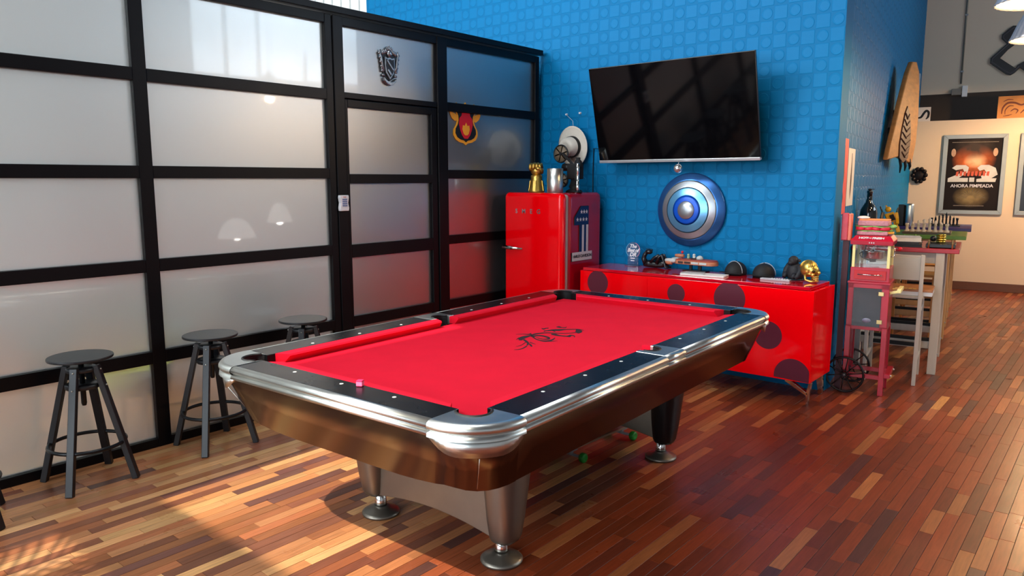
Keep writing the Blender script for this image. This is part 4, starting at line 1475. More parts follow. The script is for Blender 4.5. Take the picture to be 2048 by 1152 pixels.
# film projector model
pj = thing('film_projector', 'black model film projector with spoked reels on the fridge', 'projector', (-3.66, 5.2, FRZ), R(0))
obj('base', MB().lathe([(0.075, 0), (0.076, 0.01), (0.06, 0.02), (0.035, 0.03), (0.028, 0.07), (0.03, 0.11)], 20, sy=0.8), BLACKM, pj)
obj('body', MB().box(-0.05, 0.07, -0.04, 0.04, 0.11, 0.24).bar((0.02, 0, 0.12), (-0.02, 0, 0.03), 0.05), BLACKM, pj, 0.008)
obj('lens_barrel', MB().lathe([(0.028, -0.02), (0.032, 0.0), (0.032, 0.05), (0.026, 0.055), (0.0001, 0.054)], 18, (-0.06, 0, 0.21), Matrix(((0, 0, -1), (0, 1, 0), (1, 0, 0)))), BLACKP, pj)
obj('lamp_house', MB().lathe([(0.035, 0), (0.038, 0.02), (0.03, 0.06), (0.018, 0.07), (0.018, 0.09)], 16, (0.04, 0, 0.20)), BLACKM, pj)
obj('reel_arm', MB().bar((-0.02, 0.01, 0.23), (-0.13, 0.01, 0.33), 0.018).bar((0.02, 0.01, 0.15), (-0.02, 0.01, 0.23), 0.018), BLACKM, pj, 0.002)
TAN = mat('film_tan', rgb(120, 104, 84), 0.5, noise=0.1)


def reel(c, r, parent):
    rl = obj('reel', MB().tube([(c[0] + r * math.cos(2 * PI * i / 28), c[1], c[2] + r * math.sin(2 * PI * i / 28)) for i in range(28)], 0.007, 8, True), BLACKP, parent)
    m_ = MB().cyl((c[0], c[1] - 0.008, c[2]), (c[0], c[1] + 0.008, c[2]), 0.014)
    for k in range(6):
        a = R(60 * k + 15)
        m_.bar(c, (c[0] + r * math.cos(a), c[1], c[2] + r * math.sin(a)), 0.006, 0.01)
    obj('spokes', m_, BLACKP, rl)
    obj('film', MB().lathe([(0.0001, -0.003), (r * 0.93, -0.003), (r * 0.93, 0.003), (0.0001, 0.003)], 28, c, RX), TAN, rl)


reel((-0.155, 0.02, 0.325), 0.072, pj)
reel((-0.145, 0.03, 0.10), 0.055, pj)
# slim metal tube on a stand
tb = thing('metal_baton', 'slim polished metal baton upright on a small black foot', 'baton', (-3.575, 5.13, FRZ))
obj('foot', MB().lathe([(0.04, 0), (0.04, 0.006), (0.02, 0.012), (0.015, 0.016)], 18), BLACKP, tb)
obj('tube', MB().lathe([(0.013, 0.014), (0.016, 0.02), (0.016, 0.075), (0.013, 0.08), (0.013, 0.16), (0.015, 0.165), (0.015, 0.236), (0.011, 0.24), (0.0001, 0.24)], 18), CHROME2, tb)
obj('clamp', MB().box(-0.024, -0.014, -0.012, 0.012, 0.10, 0.20), BLACKP, tb, 0.002)

# hat hanging on the wall
ht = thing('panama_hat', 'white hat with a black band hanging on the blue wall', 'hat', (-3.845, 5.47, 1.822), 0)
HATM = mat('cream_straw', rgb(222, 214, 200), 0.75, noise=0.08, nscale=40, bump=0.4, bscale=250)
MH = Matrix.Rotation(R(-10), 3, 'Z') @ Matrix.Rotation(R(6), 3, 'X') @ RX
obj('brim', MB().lathe([(0.10, 0.028), (0.13, 0.024), (0.16, 0.020), (0.176, 0.026), (0.178, 0.029), (0.16, 0.024), (0.13, 0.028), (0.10, 0.032)], 44, (0, 0, 0), MH, 1.0), HATM, ht)
obj('crown', MB().lathe([(0.103, 0.028), (0.100, 0.05), (0.094, 0.09), (0.086, 0.118), (0.070, 0.130), (0.045, 0.126), (0.02, 0.116), (0.0001, 0.112)], 36, (0, 0, 0), MH, 0.88), HATM, ht)
obj('band', MB().lathe([(0.1045, 0.030), (0.1035, 0.05), (0.1015, 0.062), (0.100, 0.062)], 36, (0, 0, 0), MH, 0.885), BLACKM, ht)
m_ = MB()
for pts in ([(-0.04, .02), (-0.01, -.02), (0.02, .015)], [(-.02, .025), (0.0, -.03), (.03, 0)], [(0.0, .02), (.03, -.02), (.04, .01)], [(-.03, -.01), (.01, .01), (.045, -.005)]):
    m_.tube([MH @ Vector((0.012 + a * 0.9, 0.9 * b - 0.086, 0.090 + 0.0)) for a, b in pts], 0.0022, 5)
obj('signature', m_, BLACKM, ht)
nl = ony(1133, 229, 5.49)
obj('string', MB().tube([(0.0, -0.03, 0.15), (-0.02, -0.01, 0.22), (nl.x + 3.845, 0.012, nl.z - 1.822)], 0.0014, 5), WHITEPL, ht)
for k, q in enumerate(((1133, 229), (1160, 226))):
    v = ony(*q, 5.49)
    tag(obj('wall_hook', MB().lathe([(0.010, 0), (0.010, 0.004), (0.005, 0.012), (0.008, 0.018)], 12, (v.x, YT, v.z), RX), WHITEPL), 'small white hook carrying the hat string' if k == 0 else 'empty small white hook beside the television', 'hook')


# ================================================================== things fixed to the partition
kp = thing('keypad_lock', 'white keypad fixed to the black post beside the glass door', 'keypad', (XP + 0.006, 3.212, 1.318))
body = [(-0.035, 0.0), (0.035, 0.0), (0.038, 0.02), (0.031, 0.055), (0.038, 0.09), (0.035, 0.108), (-0.035, 0.108), (-0.038, 0.09), (-0.031, 0.055), (-0.038, 0.02)]
obj('case', MB().prism(body, 0.0, 0.028, lambda a, b, w: (w, a, b)), WHITEPL, kp, 0.004)
for r_ in range(4):
    for c_ in range(3):
        obj('key', MB().box(0.028, 0.031, -0.019 + c_ * 0.014, -0.009 + c_ * 0.014, 0.032 + r_ * 0.014, 0.042 + r_ * 0.014), mat('key_blue_grey', rgb(110, 128, 170), 0.4, noise=0.03), kp)
obj('indicator', MB().box(0.028, 0.030, -0.012, 0.012, 0.093, 0.099), mat('indicator_rose', rgb(200, 140, 140), 0.4, noise=0.03), kp)

OLDS = mat('antique_silver', rgb(150, 152, 156), 0.3, 0.9, noise=0.45, nscale=60, bump=0.4, bscale=120)
DKS = mat('blackened_silver', rgb(48, 50, 54), 0.4, 0.8, noise=0.3, nscale=60)
cr = thing('silver_crest', 'ornate antique silver crest on the frosted pane over the door', 'crest', (XP - 0.028, 3.685, 2.216))
fx = lambda a, b, w: (w, a, b)
obj('scroll', MB().prism([(-0.055, 0.02), (-0.03, -0.002), (0.0, -0.01), (0.03, -0.002), (0.055, 0.02), (0.058, 0.045), (0.03, 0.022), (0.0, 0.014), (-0.03, 0.022), (-0.058, 0.045)], 0.0, 0.026, fx), OLDS, cr, 0.003)
obj('backplate', MB().prism([(-0.05, 0.05), (0, 0.02), (0.05, 0.05), (0.068, 0.13), (0.07, 0.2), (0.03, 0.22), (-0.03, 0.22), (-0.07, 0.2), (-0.068, 0.13)], 0.0, 0.008, fx), DKS, cr, 0.002)
shld = [(-0.045, 0.19), (-0.02, 0.182), (0, 0.19), (0.02, 0.182), (0.045, 0.19), (0.048, 0.13), (0.036, 0.075), (0.0, 0.03), (-0.036, 0.075), (-0.048, 0.13)]
obj('shield', MB().prism(shld, 0.006, 0.022, fx), OLDS, cr, 0.004)
obj('shield_field', MB().prism([(a * 0.8, 0.118 + (b - 0.118) * 0.8) for a, b in shld], 0.022, 0.0235, fx), DKS, cr)
obj('bend', MB().bar((0.026, -0.03, 0.165), (0.026, 0.026, 0.10), 0.012, 0.006, (1, 0, 0)).bar((0.026, -0.024, 0.10), (0.026, 0.006, 0.065), 0.016, 0.006, (1, 0, 0)), OLDS, cr, 0.002)
for sx in (-1, 1):
    m_ = MB()
    m_.tube([(0.012, sx * 0.05, 0.09), (0.014, sx * 0.066, 0.12), (0.014, sx * 0.072, 0.16), (0.014, sx * 0.085, 0.205), (0.012, sx * 0.08, 0.235)], [0.007, 0.009, 0.009, 0.008, 0.004], 8)
    obj('mantling', m_, OLDS, cr)
    for k in range(6):
        z = 0.06 + 0.03 * k
        obj('leaf', MB().ball((0.012, sx * (0.058 + 0.006 * k), z), (0.010, 0.014, 0.010), 10, 6), OLDS, cr)
    obj('curl', MB().tube([(0.014, sx * (0.062 + 0.012 * math.cos(t)), 0.105 + 0.012 * math.sin(t)) for t in [2 * PI * i / 12 for i in range(12)]], 0.004, 6, True), OLDS, cr)
hm = obj('helm', MB().ball((0.014, 0, 0.215), (0.018, 0.022, 0.026), 14, 8).box(0.02, 0.034, -0.012, 0.012, 0.205, 0.212), OLDS, cr)
for k in range(5):
    a = R(-60 + 30 * k)
    obj('crown_point', MB().tube([(0.014, 0.018 * math.sin(a), 0.235), (0.014, 0.03 * math.sin(a), 0.262 - 0.008 * abs(k - 2))], [0.006, 0.003], 6).ball((0.014, 0.03 * math.sin(a), 0.264 - 0.008 * abs(k - 2)), 0.006, 8, 6), OLDS, hm)
for sx in (-1, 1):
    for k in range(3):
        obj('plume', MB().ball((0.012, sx * (0.028 + 0.016 * k), 0.228 - 0.006 * k), (0.010, 0.012, 0.016), 10, 6), OLDS, hm)

EMB = (XP - 0.0285, 4.49, 1.815)
em = thing('shield_emblem', 'black heraldic shield sign with an orange edge and red flame', 'emblem', EMB)
ORG_ = mat('orange_yellow_print', rgb(248, 176, 44), 0.45, noise=0.04)
REDP = mat('red_print', rgb(214, 22, 44), 0.45, noise=0.04)
BLP = mat('black_print', rgb(12, 14, 22), 0.45, noise=0.04)
# outline taken from the picture of the sign, in units of its own height
ol = [(.0, 1.0), (.09, .905), (.20, .90), (.31, .98), (.41, .86), (.30, .70), (.29, .58), (.33, .46), (.42, .34), (.43, .22), (.35, .11), (.22, .05), (.08, .03), (0, -.02)]
ol = ol + [(-a, b) for a, b in ol[::-1][1:-1]]
Hh = 0.335
obj('rim', MB().prism([(a * Hh, b * Hh) for a, b in ol], 0, 0.005, fx), ORG_, em, 0.001)
obj('field', MB().prism([(a * Hh * 0.84, (0.5 + (b - 0.5) * 0.86) * Hh) for a, b in ol], 0.005, 0.007, fx), BLP, em)
for sx in (-1, 1):
    obj('horn', MB().prism([(sx * a * Hh, b * Hh) for a, b in ((.28, .56), (.36, .54), (.47, .60), (.53, .69), (.55, .83), (.44, .74), (.31, .70))], 0, 0.005, fx), ORG_, em, 0.001)
flame = [(0, .88), (.06, .80), (.13, .78), (.15, .68), (.22, .62), (.24, .48), (.20, .34), (.14, .22), (.06, .14)]
flame = flame + [(-a, b) for a, b in flame[::-1][:-1]]
fl = obj('flame', MB().prism([(a * Hh, b * Hh) for a, b in flame], 0.007, 0.009, fx), REDP, em)
core = [(0, .52), (.05, .44), (.11, .46), (.13, .36), (.09, .26), (.04, .22)]
core = core + [(-a, b) for a, b in core[::-1][:-1]]
obj('flame_core', MB().prism([(a * Hh, b * Hh) for a, b in core], 0.009, 0.0105, fx), ORG_, fl)


# ================================================================== popcorn cart
FZ = FA      # turn of the far frame


def fthing(name, label, cat, u, v, z=0.0, turn=0.0, group=None):
    p = F(u, v, z)
    return thing(name, label, cat, tuple(p), FA + turn, group)


CRED = mat('cart_red_paint', rgb(176, 14, 44), 0.28, 0, 0.5, coat=0.4, noise=0.06, nscale=8)
CREAM = mat('cream_post', rgb(236, 224, 150), 0.5, noise=0.03)
BRASS = mat('brass', rgb(200, 176, 120), 0.3, 0.9, noise=0.1, nscale=20)
DKR = mat('dark_iron', rgb(34, 26, 26), 0.4, 0.5, noise=0.15, nscale=15)
cart = fthing('popcorn_cart', 'red popcorn cart with cream posts, glass case and spoked wheels', 'popcorn cart', 0.245, 0.21)
# local: x = u - 0.245, y = v - 0.21
hw, hd_ = 0.118, 0.125
for sx in (-1, 1):
    for sy in (-1, 1):
        z0 = 0.0 if sx > 0 else 0.13
        obj('leg', MB().box(sx * hw - 0.017, sx * hw + 0.017, sy * hd_ - 0.017, sy * hd_ + 0.017, z0, 0.49), CRED, cart, 0.002)
for sy in (-1, 1):
    obj('stretcher', MB().box(-hw, hw, sy * hd_ - 0.012, sy * hd_ + 0.012, 0.115, 0.145), CRED, cart, 0.002)
obj('step', MB().box(hw + 0.017, hw + 0.055, -hd_ - 0.02, hd_ + 0.02, 0.135, 0.165).box(hw - 0.012, hw + 0.012, -hd_, hd_, 0.125, 0.15), CRED, cart, 0.002)
for yy in (-0.11, 0.11):
    obj('bolt', MB().ball((hw + 0.058, yy, 0.15), 0.007, 8, 6), WHITEPL, cart)
# lower cupboard
obj('cupboard', MB().box(-0.132, 0.132, -0.14, -0.134, 0.47, 0.50).box(-0.132, 0.132, -0.14, -0.134, 0.765, 0.80).box(-0.132, -0.095, -0.14, -0.134, 0.47, 0.80).box(0.08, 0.132, -0.14, -0.134, 0.47, 0.80)
    .box(-0.132, -0.126, -0.134, 0.14, 0.47, 0.80).box(0.126, 0.132, -0.134, 0.14, 0.47, 0.80).box(-0.126, 0.126, 0.134, 0.14, 0.47, 0.80).box(-0.126, 0.126, -0.134, 0.134, 0.47, 0.476).box(-0.138, 0.138, -0.146, 0.146, 0.80, 0.815), CRED, cart, 0.002)
door_ = obj('door', MB().box(-0.095, 0.085, -0.146, -0.141, 0.495, 0.77), clear_pane('smoked_door', (0.30, 0.22, 0.28, 1), 0.07), cart)
obj('door_badge', MB().lathe([(0.028, 0), (0.028, 0.002), (0.0001, 0.0021)], 24, (0.0, -0.146, 0.54), Matrix(((1, 0, 0), (0, 0, -1), (0, 0.6, 0)))), mat('badge_blue_white', rgb(150, 160, 186), 0.4, noise=0.3, nscale=60), door_)
for z in (0.535, 0.735):
    obj('hinge', MB().box(0.066, 0.10, -0.150, -0.144, z - 0.014, z + 0.014), BRASS, door_, 0.001)
obj('push_handle', MB().bar((0.132, -0.10, 0.74), (0.19, -0.10, 0.755), 0.018).bar((0.132, 0.10, 0.74), (0.19, 0.10, 0.755), 0.018).bar((0.19, -0.115, 0.758), (0.19, 0.115, 0.758), 0.026), CREAM, cart, 0.003)
# popper base with drawer
obj('popper_base', MB().box(-0.126, 0.126, -0.135, 0.135, 0.815, 0.915), CRED, cart, 0.003)
dw = obj('drawer', MB().box(-0.10, 0.105, -0.142, -0.135, 0.83, 0.895), mat('drawer_red', rgb(190, 8, 20), 0.2, 0, 0.5, coat=0.5, noise=0.04), cart, 0.002)
obj('drawer_handle', MB().tube([(-0.075, -0.142, 0.868), (-0.075, -0.158, 0.866), (0.075, -0.158, 0.866), (0.075, -0.142, 0.868)], 0.004, 8), CHROME2, dw)
for sx in (-1, 1):
    for sy in (-1, 1):
        obj('post', MB().box(sx * 0.112 - 0.009, sx * 0.112 + 0.009, sy * 0.122 - 0.009, sy * 0.122 + 0.009, 0.915, 1.075), CREAM, cart, 0.001)
for n_, b_ in (('glass', (-0.103, 0.103, -0.124, -0.121)), ('glass', (-0.103, 0.103, 0.121, 0.124)), ('glass', (-0.114, -0.111, -0.113, 0.113)), ('glass', (0.111, 0.114, -0.113, 0.113))):
    obj('glass_pane', MB().box(b_[0], b_[1], b_[2], b_[3], 0.916, 1.074), CLEAR, cart)
kt = obj('kettle', MB().lathe([(0.066, 0.972), (0.072, 0.978), (0.074, 1.02), (0.076, 1.022), (0.070, 1.024), (0.0001, 1.028)], 32), CHROME2, cart)
obj('kettle_foot', MB().lathe([(0.022, 0.945), (0.02, 0.955), (0.03, 0.972)], 16), BLACKP, kt)
obj('kettle_rod', MB().cyl((0, 0, 1.027), (0, 0, 1.074), 0.004).box(-0.012, 0.012, -0.006, 0.006, 1.036, 1.042), CHROME2, kt)
obj('kettle_cord', MB().tube([(-0.05, 0.02, 1.074), (-0.055, 0.02, 1.03), (-0.09, 0.0, 1.0), (-0.075, -0.01, 0.975), (-0.02, -0.01, 0.955)], 0.004, 6), BLACKP, kt)
crk = obj('crank', MB().tube([(0.02, -0.04, 1.062), (0.112, -0.04, 1.052), (0.16, -0.04, 1.05)], 0.0035, 6).tube([(0.14, -0.05, 1.05), (0.14, -0.05, 0.995), (0.115, -0.05, 0.99)], 0.003, 6), CHROME2, cart)
obj('crank_knob', MB().ball((0.172, -0.04, 1.05), 0.0135, 14, 10), mat('red_knob', rgb(206, 16, 34), 0.2, 0, 0.5, coat=0.5, noise=0.03), crk)
rf = obj('canopy', MB().add([(-0.135, -0.145, 1.075), (0.135, -0.145, 1.075), (0.135, 0.145, 1.075), (-0.135, 0.145, 1.075), (-0.138, -0.148, 1.105), (0.138, -0.148, 1.105), (0.138, 0.148, 1.105), (-0.138, 0.148, 1.105),
                              (-0.112, -0.095, 1.137), (0.112, -0.095, 1.137), (0.112, 0.145, 1.137), (-0.112, 0.145, 1.137)],
                             [(3, 2, 1, 0), (0, 1, 5, 4), (1, 2, 6, 5), (2, 3, 7, 6), (3, 0, 4, 7), (4, 5, 9, 8), (5, 6, 10, 9), (6, 7, 11, 10), (7, 4, 8, 11), (8, 9, 10, 11)]), CRED, cart, 0.003)
sl = Vector((0, 0.053, 0.032)).normalized()
letters('HOT', 0.030, WPR, rf, (-0.056, -0.1235, 1.1225), (1, 0, 0), sl, bold=0.0012, space=0.9)
letters('AND', 0.013, WPR, rf, (-0.018, -0.1235, 1.1225), (1, 0, 0), sl, bold=0.0004)
letters('FRESH', 0.030, WPR, rf, (0.038, -0.1235, 1.1225), (1, 0, 0), sl, bold=0.0012, space=0.9)
for k in (-1, 0, 1):
    obj('canopy_dot', MB().ball((k * 0.014, -0.147, 1.091), (0.004, 0.0015, 0.005), 8, 6), WPR, rf)
# wheels
for yy in (-0.16, 0.17):
    c = (-0.118, yy, 0.133)
    wr = 0.125
    wh = obj('wheel', MB().tube([(c[0] + wr * math.cos(2 * PI * i / 40), yy, c[2] + wr * math.sin(2 * PI * i / 40)) for i in range(40)], 0.0078, 8, True)
             .tube([(c[0] + 0.03 * math.cos(2 * PI * i / 20), yy, c[2] + 0.03 * math.sin(2 * PI * i / 20)) for i in range(20)], 0.004, 6, True).cyl((c[0], yy - 0.014, c[2]), (c[0], yy + 0.014, c[2]), 0.014), DKR, cart)
    for k in range(10):
        a = R(36 * k + 10)
        obj('spoke', MB().tube([(c[0] + 0.012 * math.cos(a), yy, c[2] + 0.012 * math.sin(a)), (c[0] + wr * math.cos(a), yy, c[2] + wr * math.sin(a))], 0.0042, 6), DKR, wh)
    obj('hub_cap', MB().ball((c[0], yy - 0.016, c[2]), 0.006, 8, 6), GREYPL, wh)
obj('axle', MB().cyl((-0.118, -0.16, 0.133), (-0.118, 0.17, 0.133), 0.007), DKR, cart)

# pink padded slab leaning behind the cart, at the wall
pk = fthing('red_pad', 'worn red upright slab standing on the cart against the wall', 'pad', 0.075, 0.13, 0.0)
obj('front', MB().box(-0.034, 0.010, -0.05, -0.01, 1.10, 1.295), mat('rose_leather', rgb(204, 74, 88), 0.5, noise=0.25, nscale=30), pk, 0.008, 3)
obj('edge', MB().box(0.010, 0.03, -0.048, 0.04, 1.10, 1.29), mat('salmon_edge', rgb(226, 120, 96), 0.5, noise=0.2, nscale=30), pk, 0.006, 3)
obj('stem', MB().box(-0.02, 0.02, -0.03, 0.0, 0.0, 1.10), mat('dark_stem', rgb(70, 20, 30), 0.5, noise=0.1), pk)

# toy sandwich on the canopy
ZK = 1.137
sw = fthing('toy_sandwich', 'large toy sandwich with pink and green layers lying on the popcorn cart', 'toy sandwich', 0.25, 0.235, ZK + 0.001)
BUN = mat('mottled_bread', rgb(186, 130, 140), 0.8, noise=0.4, nscale=70, bump=0.5, bscale=90)
LET = mat('lettuce_green', rgb(128, 178, 96), 0.6, noise=0.3, nscale=40)
TOM = mat('tomato_red', rgb(206, 40, 66), 0.5, noise=0.3, nscale=30)
CHE = mat('cheese_yellow', rgb(232, 168, 56), 0.5, noise=0.1, nscale=20)
CRU = mat('orange_crust', rgb(236, 150, 92), 0.6, noise=0.15, nscale=20)
obj('bread_slice', MB().box(-0.115, 0.085, -0.09, 0.085, 0.0, 0.028), BUN, sw, 0.008, 3)


def wavy(z, amp, h, mat_, ext, name):
    n = 40
    vs = []
    for i in range(n):
        t = 2 * PI * i / n
        q = 4.0
        c, s = math.cos(t), math.sin(t)
        rr = (abs(c) ** q + abs(s) ** q) ** (-1 / q)
        e = 1 + amp * math.sin(t * 9) * 0.6
        vs.append((-0.012 + (0.104 + ext) * rr * c * e, 0.09 * rr * s * e, z + amp * 0.03 * math.sin(t * 7)))
    m_ = MB().add([(x_, y_, z_) for x_, y_, z_ in vs] + [(x_, y_, z_ + h) for x_, y_, z_ in vs],
                  [(i, (i + 1) % n, n + (i + 1) % n, n + i) for i in range(n)] + [tuple(range(n))[::-1], tuple(range(n, 2 * n))])
    return obj(name, m_, mat_, sw)


wavy(0.028, 0.07, 0.006, LET, 0.01, 'lettuce')
for k in range(4):
    obj('tomato', MB().lathe([(0.034, 0.036), (0.036, 0.040), (0.036, 0.054), (0.034, 0.058)], 20, (-0.09 + 0.05 * k, -0.058, 0)), TOM, sw)
    obj('tomato', MB().lathe([(0.034, 0.036), (0.036, 0.040), (0.036, 0.054), (0.034, 0.058)], 20, (-0.09 + 0.05 * k, 0.03, 0)), TOM, sw)
wavy(0.058, 0.10, 0.007, LET, 0.014, 'lettuce')
obj('bread_slice', MB().box(-0.112, 0.088, -0.09, 0.085, 0.066, 0.104), BUN, sw, 0.010, 3)
obj('crust', MB().box(-0.108, 0.086, -0.082, 0.08, 0.104, 0.112), CRU, sw, 0.004)
obj('cheese', MB().prism([(0.07, -0.085), (0.118, -0.05), (0.118, 0.0), (0.07, 0.06)], 0.012, 0.026), CHE, sw, 0.002)
obj('leaf', MB().ball((0.112, -0.04, 0.062), (0.026, 0.03, 0.016), 12, 8), LET, sw)
obj('onion', MB().ball((-0.082, -0.035, 0.122), (0.042, 0.04, 0.013), 20, 10), mat('onion_white', rgb(238, 232, 226), 0.4, noise=0.04), sw)


# ================================================================== high tables, chairs and what stands on them
PALEW = mat('whitewashed_wood', rgb(196, 190, 178), 0.5, noise=0.12, nscale=5, stretch=(6, 6, 1))
PINE = mat('pine_wood', rgb(206, 164, 112), 0.5, noise=0.14, nscale=5, stretch=(6, 6, 1))
ORW = mat('orange_wood', rgb(206, 140, 72), 0.5, noise=0.14, nscale=5)
ZTT = 1.0


def high_table(label, v0, v1, top_mat, leg_mat, u1=0.765):
    t = fthing('bar_table', label, 'table', 0.39, (v0 + v1) / 2, 0, 0, 'painted high tables along the wall')
    hv = (v1 - v0) / 2
    obj('table_top', MB().box(0.008 - 0.39, u1 - 0.39, -hv, hv, ZTT - 0.035, ZTT), top_mat, t, 0.004)
    for uu in (0.085, 0.64):
        for sv in (-1, 1):
            obj('leg', MB().box(uu - 0.39 - 0.03, uu - 0.39 + 0.03, sv * (hv - 0.055) - 0.045, sv * (hv - 0.055) + 0.045, 0, ZTT - 0.035), leg_mat, t, 0.003)
        obj('side_rail', MB().box(uu - 0.39 - 0.012, uu - 0.39 + 0.012, -hv + 0.1, hv - 0.1, 0.20, 0.26), leg_mat, t, 0.002)
    for sv in (-1, 1):
        obj('apron', MB().box(0.115 - 0.39, 0.61 - 0.39, sv * (hv - 0.055) - 0.012, sv * (hv - 0.055) + 0.012, ZTT - 0.12, ZTT - 0.035), leg_mat, t, 0.002)
        obj('foot_bar', MB().box(0.115 - 0.39, 0.61 - 0.39, sv * (hv - 0.055) - 0.015, sv * (hv - 0.055) + 0.015, 0.26, 0.285), BLACKM, t, 0.002)
        obj('foot_board', MB().box(0.115 - 0.39, 0.61 - 0.39, sv * (hv - 0.055) - 0.008, sv * (hv - 0.055) + 0.008, 0.20, 0.259), leg_mat, t, 0.002)
        obj('bolt', MB().ball((0.672 - 0.39, sv * (hv - 0.055), 0.16), 0.007, 8, 6), GREYPL, t)
    return t


TRED = mat('red_table_paint', rgb(166, 24, 40), 0.3, 0, 0.5, coat=0.3, noise=0.06, nscale=8)
TGRN = mat('green_table_paint', rgb(92, 140, 40), 0.3, 0, 0.5, coat=0.3, noise=0.06, nscale=8)
TPUR = mat('purple_table_paint', rgb(56, 44, 110), 0.3, 0, 0.5, coat=0.3, noise=0.06, nscale=8)
high_table('whitewashed high table with a red top next to the popcorn cart', 0.93, 1.75, TRED, PALEW)
high_table('pine high table with a green top carrying the chess set', 2.48, 3.30, TGRN, PINE, 0.79)
high_table('pine high table with a purple top by the beige wall', 3.82, 4.72, TPUR, PINE, 0.82)


def bar_chair(label, u, v, turn, m, panel, seat_z=0.66, back_z=0.98):
    t = fthing('bar_chair', label, 'chair', u, v, 0, turn, 'high wooden chairs at the painted tables')
    w = 0.17
    for sx in (-1, 1):
        obj('leg', MB().bar((sx * w, -0.03, 0), (sx * w, 0.0, back_z), 0.026, 0.036, (0, 1, 0)), m, t, 0.003)
        obj('leg', MB().bar((sx * w, 0.36, 0), (sx * w, 0.32, seat_z - 0.012), 0.026, 0.036, (0, 1, 0)), m, t, 0.003)
        obj('side_rail', MB().bar((sx * w, -0.02, 0.18), (sx * w, 0.345, 0.18), 0.018, 0.03), m, t, 0.002)
        obj('side_rail', MB().bar((sx * w, -0.01, 0.56), (sx * w, 0.32, 0.56), 0.018, 0.03), m, t, 0.002)
    obj('seat', MB().box(-0.19, 0.19, 0.012, 0.36, seat_z - 0.012, seat_z + 0.008), m, t, 0.004)
    obj('foot_rail', MB().bar((-w, 0.345, 0.24), (w, 0.345, 0.24), 0.02, 0.03), BLACKM, t, 0.002)
    if panel:
        obj('backrest', MB().box(-w + 0.012, w - 0.012, -0.012, 0.0, seat_z + 0.13, back_z - 0.02), panel, t, 0.003)
        obj('back_rail', MB().bar((-w, -0.003, back_z - 0.012), (w, -0.003, back_z - 0.012), 0.014, 0.016), m, t, 0.002)
    else:
        for z in (seat_z + 0.16, back_z - 0.04):
            obj('back_slat', MB().bar((-w, -0.004, z), (w, -0.004, z), 0.018, 0.055), m, t, 0.003)
    return t


GREYB = mat('pale_grey_board', rgb(190, 188, 176), 0.5, noise=0.1, nscale=4)
bar_chair('whitewashed high chair with a solid grey back behind the popcorn cart', 0.375, 0.545, 0.0, PALEW, GREYB)
bar_chair('orange wooden high chair with a slatted back behind the red table', 0.40, 2.38, PI, ORW, None, 0.66, 0.93)
bar_chair('orange wooden high chair between the green and the purple tables', 0.40, 3.76, PI, ORW, None, 0.62, 0.88)

# board game box on the chair
gm = fthing('board_game_box', 'flat illustrated board game box lying on the whitewashed chair seat', 'game box', 0.40, 0.735, 0.669)
obj('tray', MB().box(-0.19, 0.22, -0.15, 0.15, 0.0, 0.035), WHITEPL, gm, 0.002)
obj('lid_print', MB().box(-0.192, 0.222, -0.152, 0.152, 0.03, 0.048), mat('game_art', rgb(176, 116, 70), 0.4, noise=0.7, nscale=22), gm, 0.002)
letters('GAME', 0.001, WPR, gm, (0, 0, 0.03), (1, 0, 0), (0, 1, 0)) if False else None
GL = mat('gold_lettering', rgb(232, 190, 90), 0.4, noise=0.1)
for k in range(9):
    obj('title_letter', MB().box(-0.15 + 0.03 * k, -0.128 + 0.03 * k, -0.14, -0.10, 0.048, 0.0495), GL, gm)

# bottle
bt = fthing('wine_bottle', 'large black glass bottle standing at the wall end of the red table', 'bottle', 0.092, 1.15, ZTT)
obj('glass', MB().lathe([(0.062, 0.0), (0.066, 0.008), (0.067, 0.25), (0.062, 0.285), (0.046, 0.315), (0.028, 0.345), (0.021, 0.375), (0.020, 0.42), (0.023, 0.422), (0.023, 0.436), (0.019, 0.44), (0.0001, 0.441)], 32),
    mat('black_bottle_glass', rgb(8, 12, 12), 0.06, 0, 0.7, coat=0.5, noise=0.1), bt)
obj('label', MB().lathe([(0.0675, 0.06), (0.0675, 0.16)], 32), mat('dark_bottle_label', rgb(40, 48, 44), 0.4, noise=0.4, nscale=40), bt)
obj('stopper', MB().lathe([(0.014, 0.441), (0.016, 0.452), (0.010, 0.456)], 14).bar((0, 0, 0.449), (0.035, 0.0, 0.451), 0.006), BLACKP, bt)
# small figure and tomatoes beside
fg = fthing('tan_figurine', 'small tan figurine beside the black bottle', 'figurine', 0.20, 1.22, ZTT)
TANM = mat('tan_resin', rgb(190, 150, 110), 0.5, noise=0.2, nscale=40)
obj('body', MB().tube([(0, 0, 0.0), (0, 0, 0.05), (0.01, 0, 0.10), (0.0, 0, 0.14)], [0.03, 0.028, 0.022, 0.014], 12), TANM, fg)
obj('head', MB().ball((0.004, 0, 0.165), (0.02, 0.02, 0.024), 12, 8), TANM, fg)
obj('arm', MB().tube([(0.02, 0, 0.12), (0.04, -0.01, 0.15), (0.025, -0.01, 0.185)], 0.008, 8), TANM, fg)
for k, (uu, vv) in enumerate(((0.275, 1.30), (0.355, 1.33), (0.435, 1.36))):
    t = fthing('toy_tomato', ('glossy red toy tomato next to the tan figurine', 'glossy red toy tomato in the middle of its row of three', 'glossy red toy tomato at the end of its row behind the books')[k], 'toy', uu, vv, ZTT, 0, 'red toy tomatoes on the red table')
    obj('fruit', MB().ball((0, 0, 0.034), (0.036, 0.036, 0.034), 16, 10), mat('toy_tomato_red', rgb(214, 66, 40), 0.3, noise=0.12, nscale=20), t)
    obj('stalk', MB().tube([(0, 0, 0.064), (0.004, 0, 0.078)], 0.004, 6), LET, t)
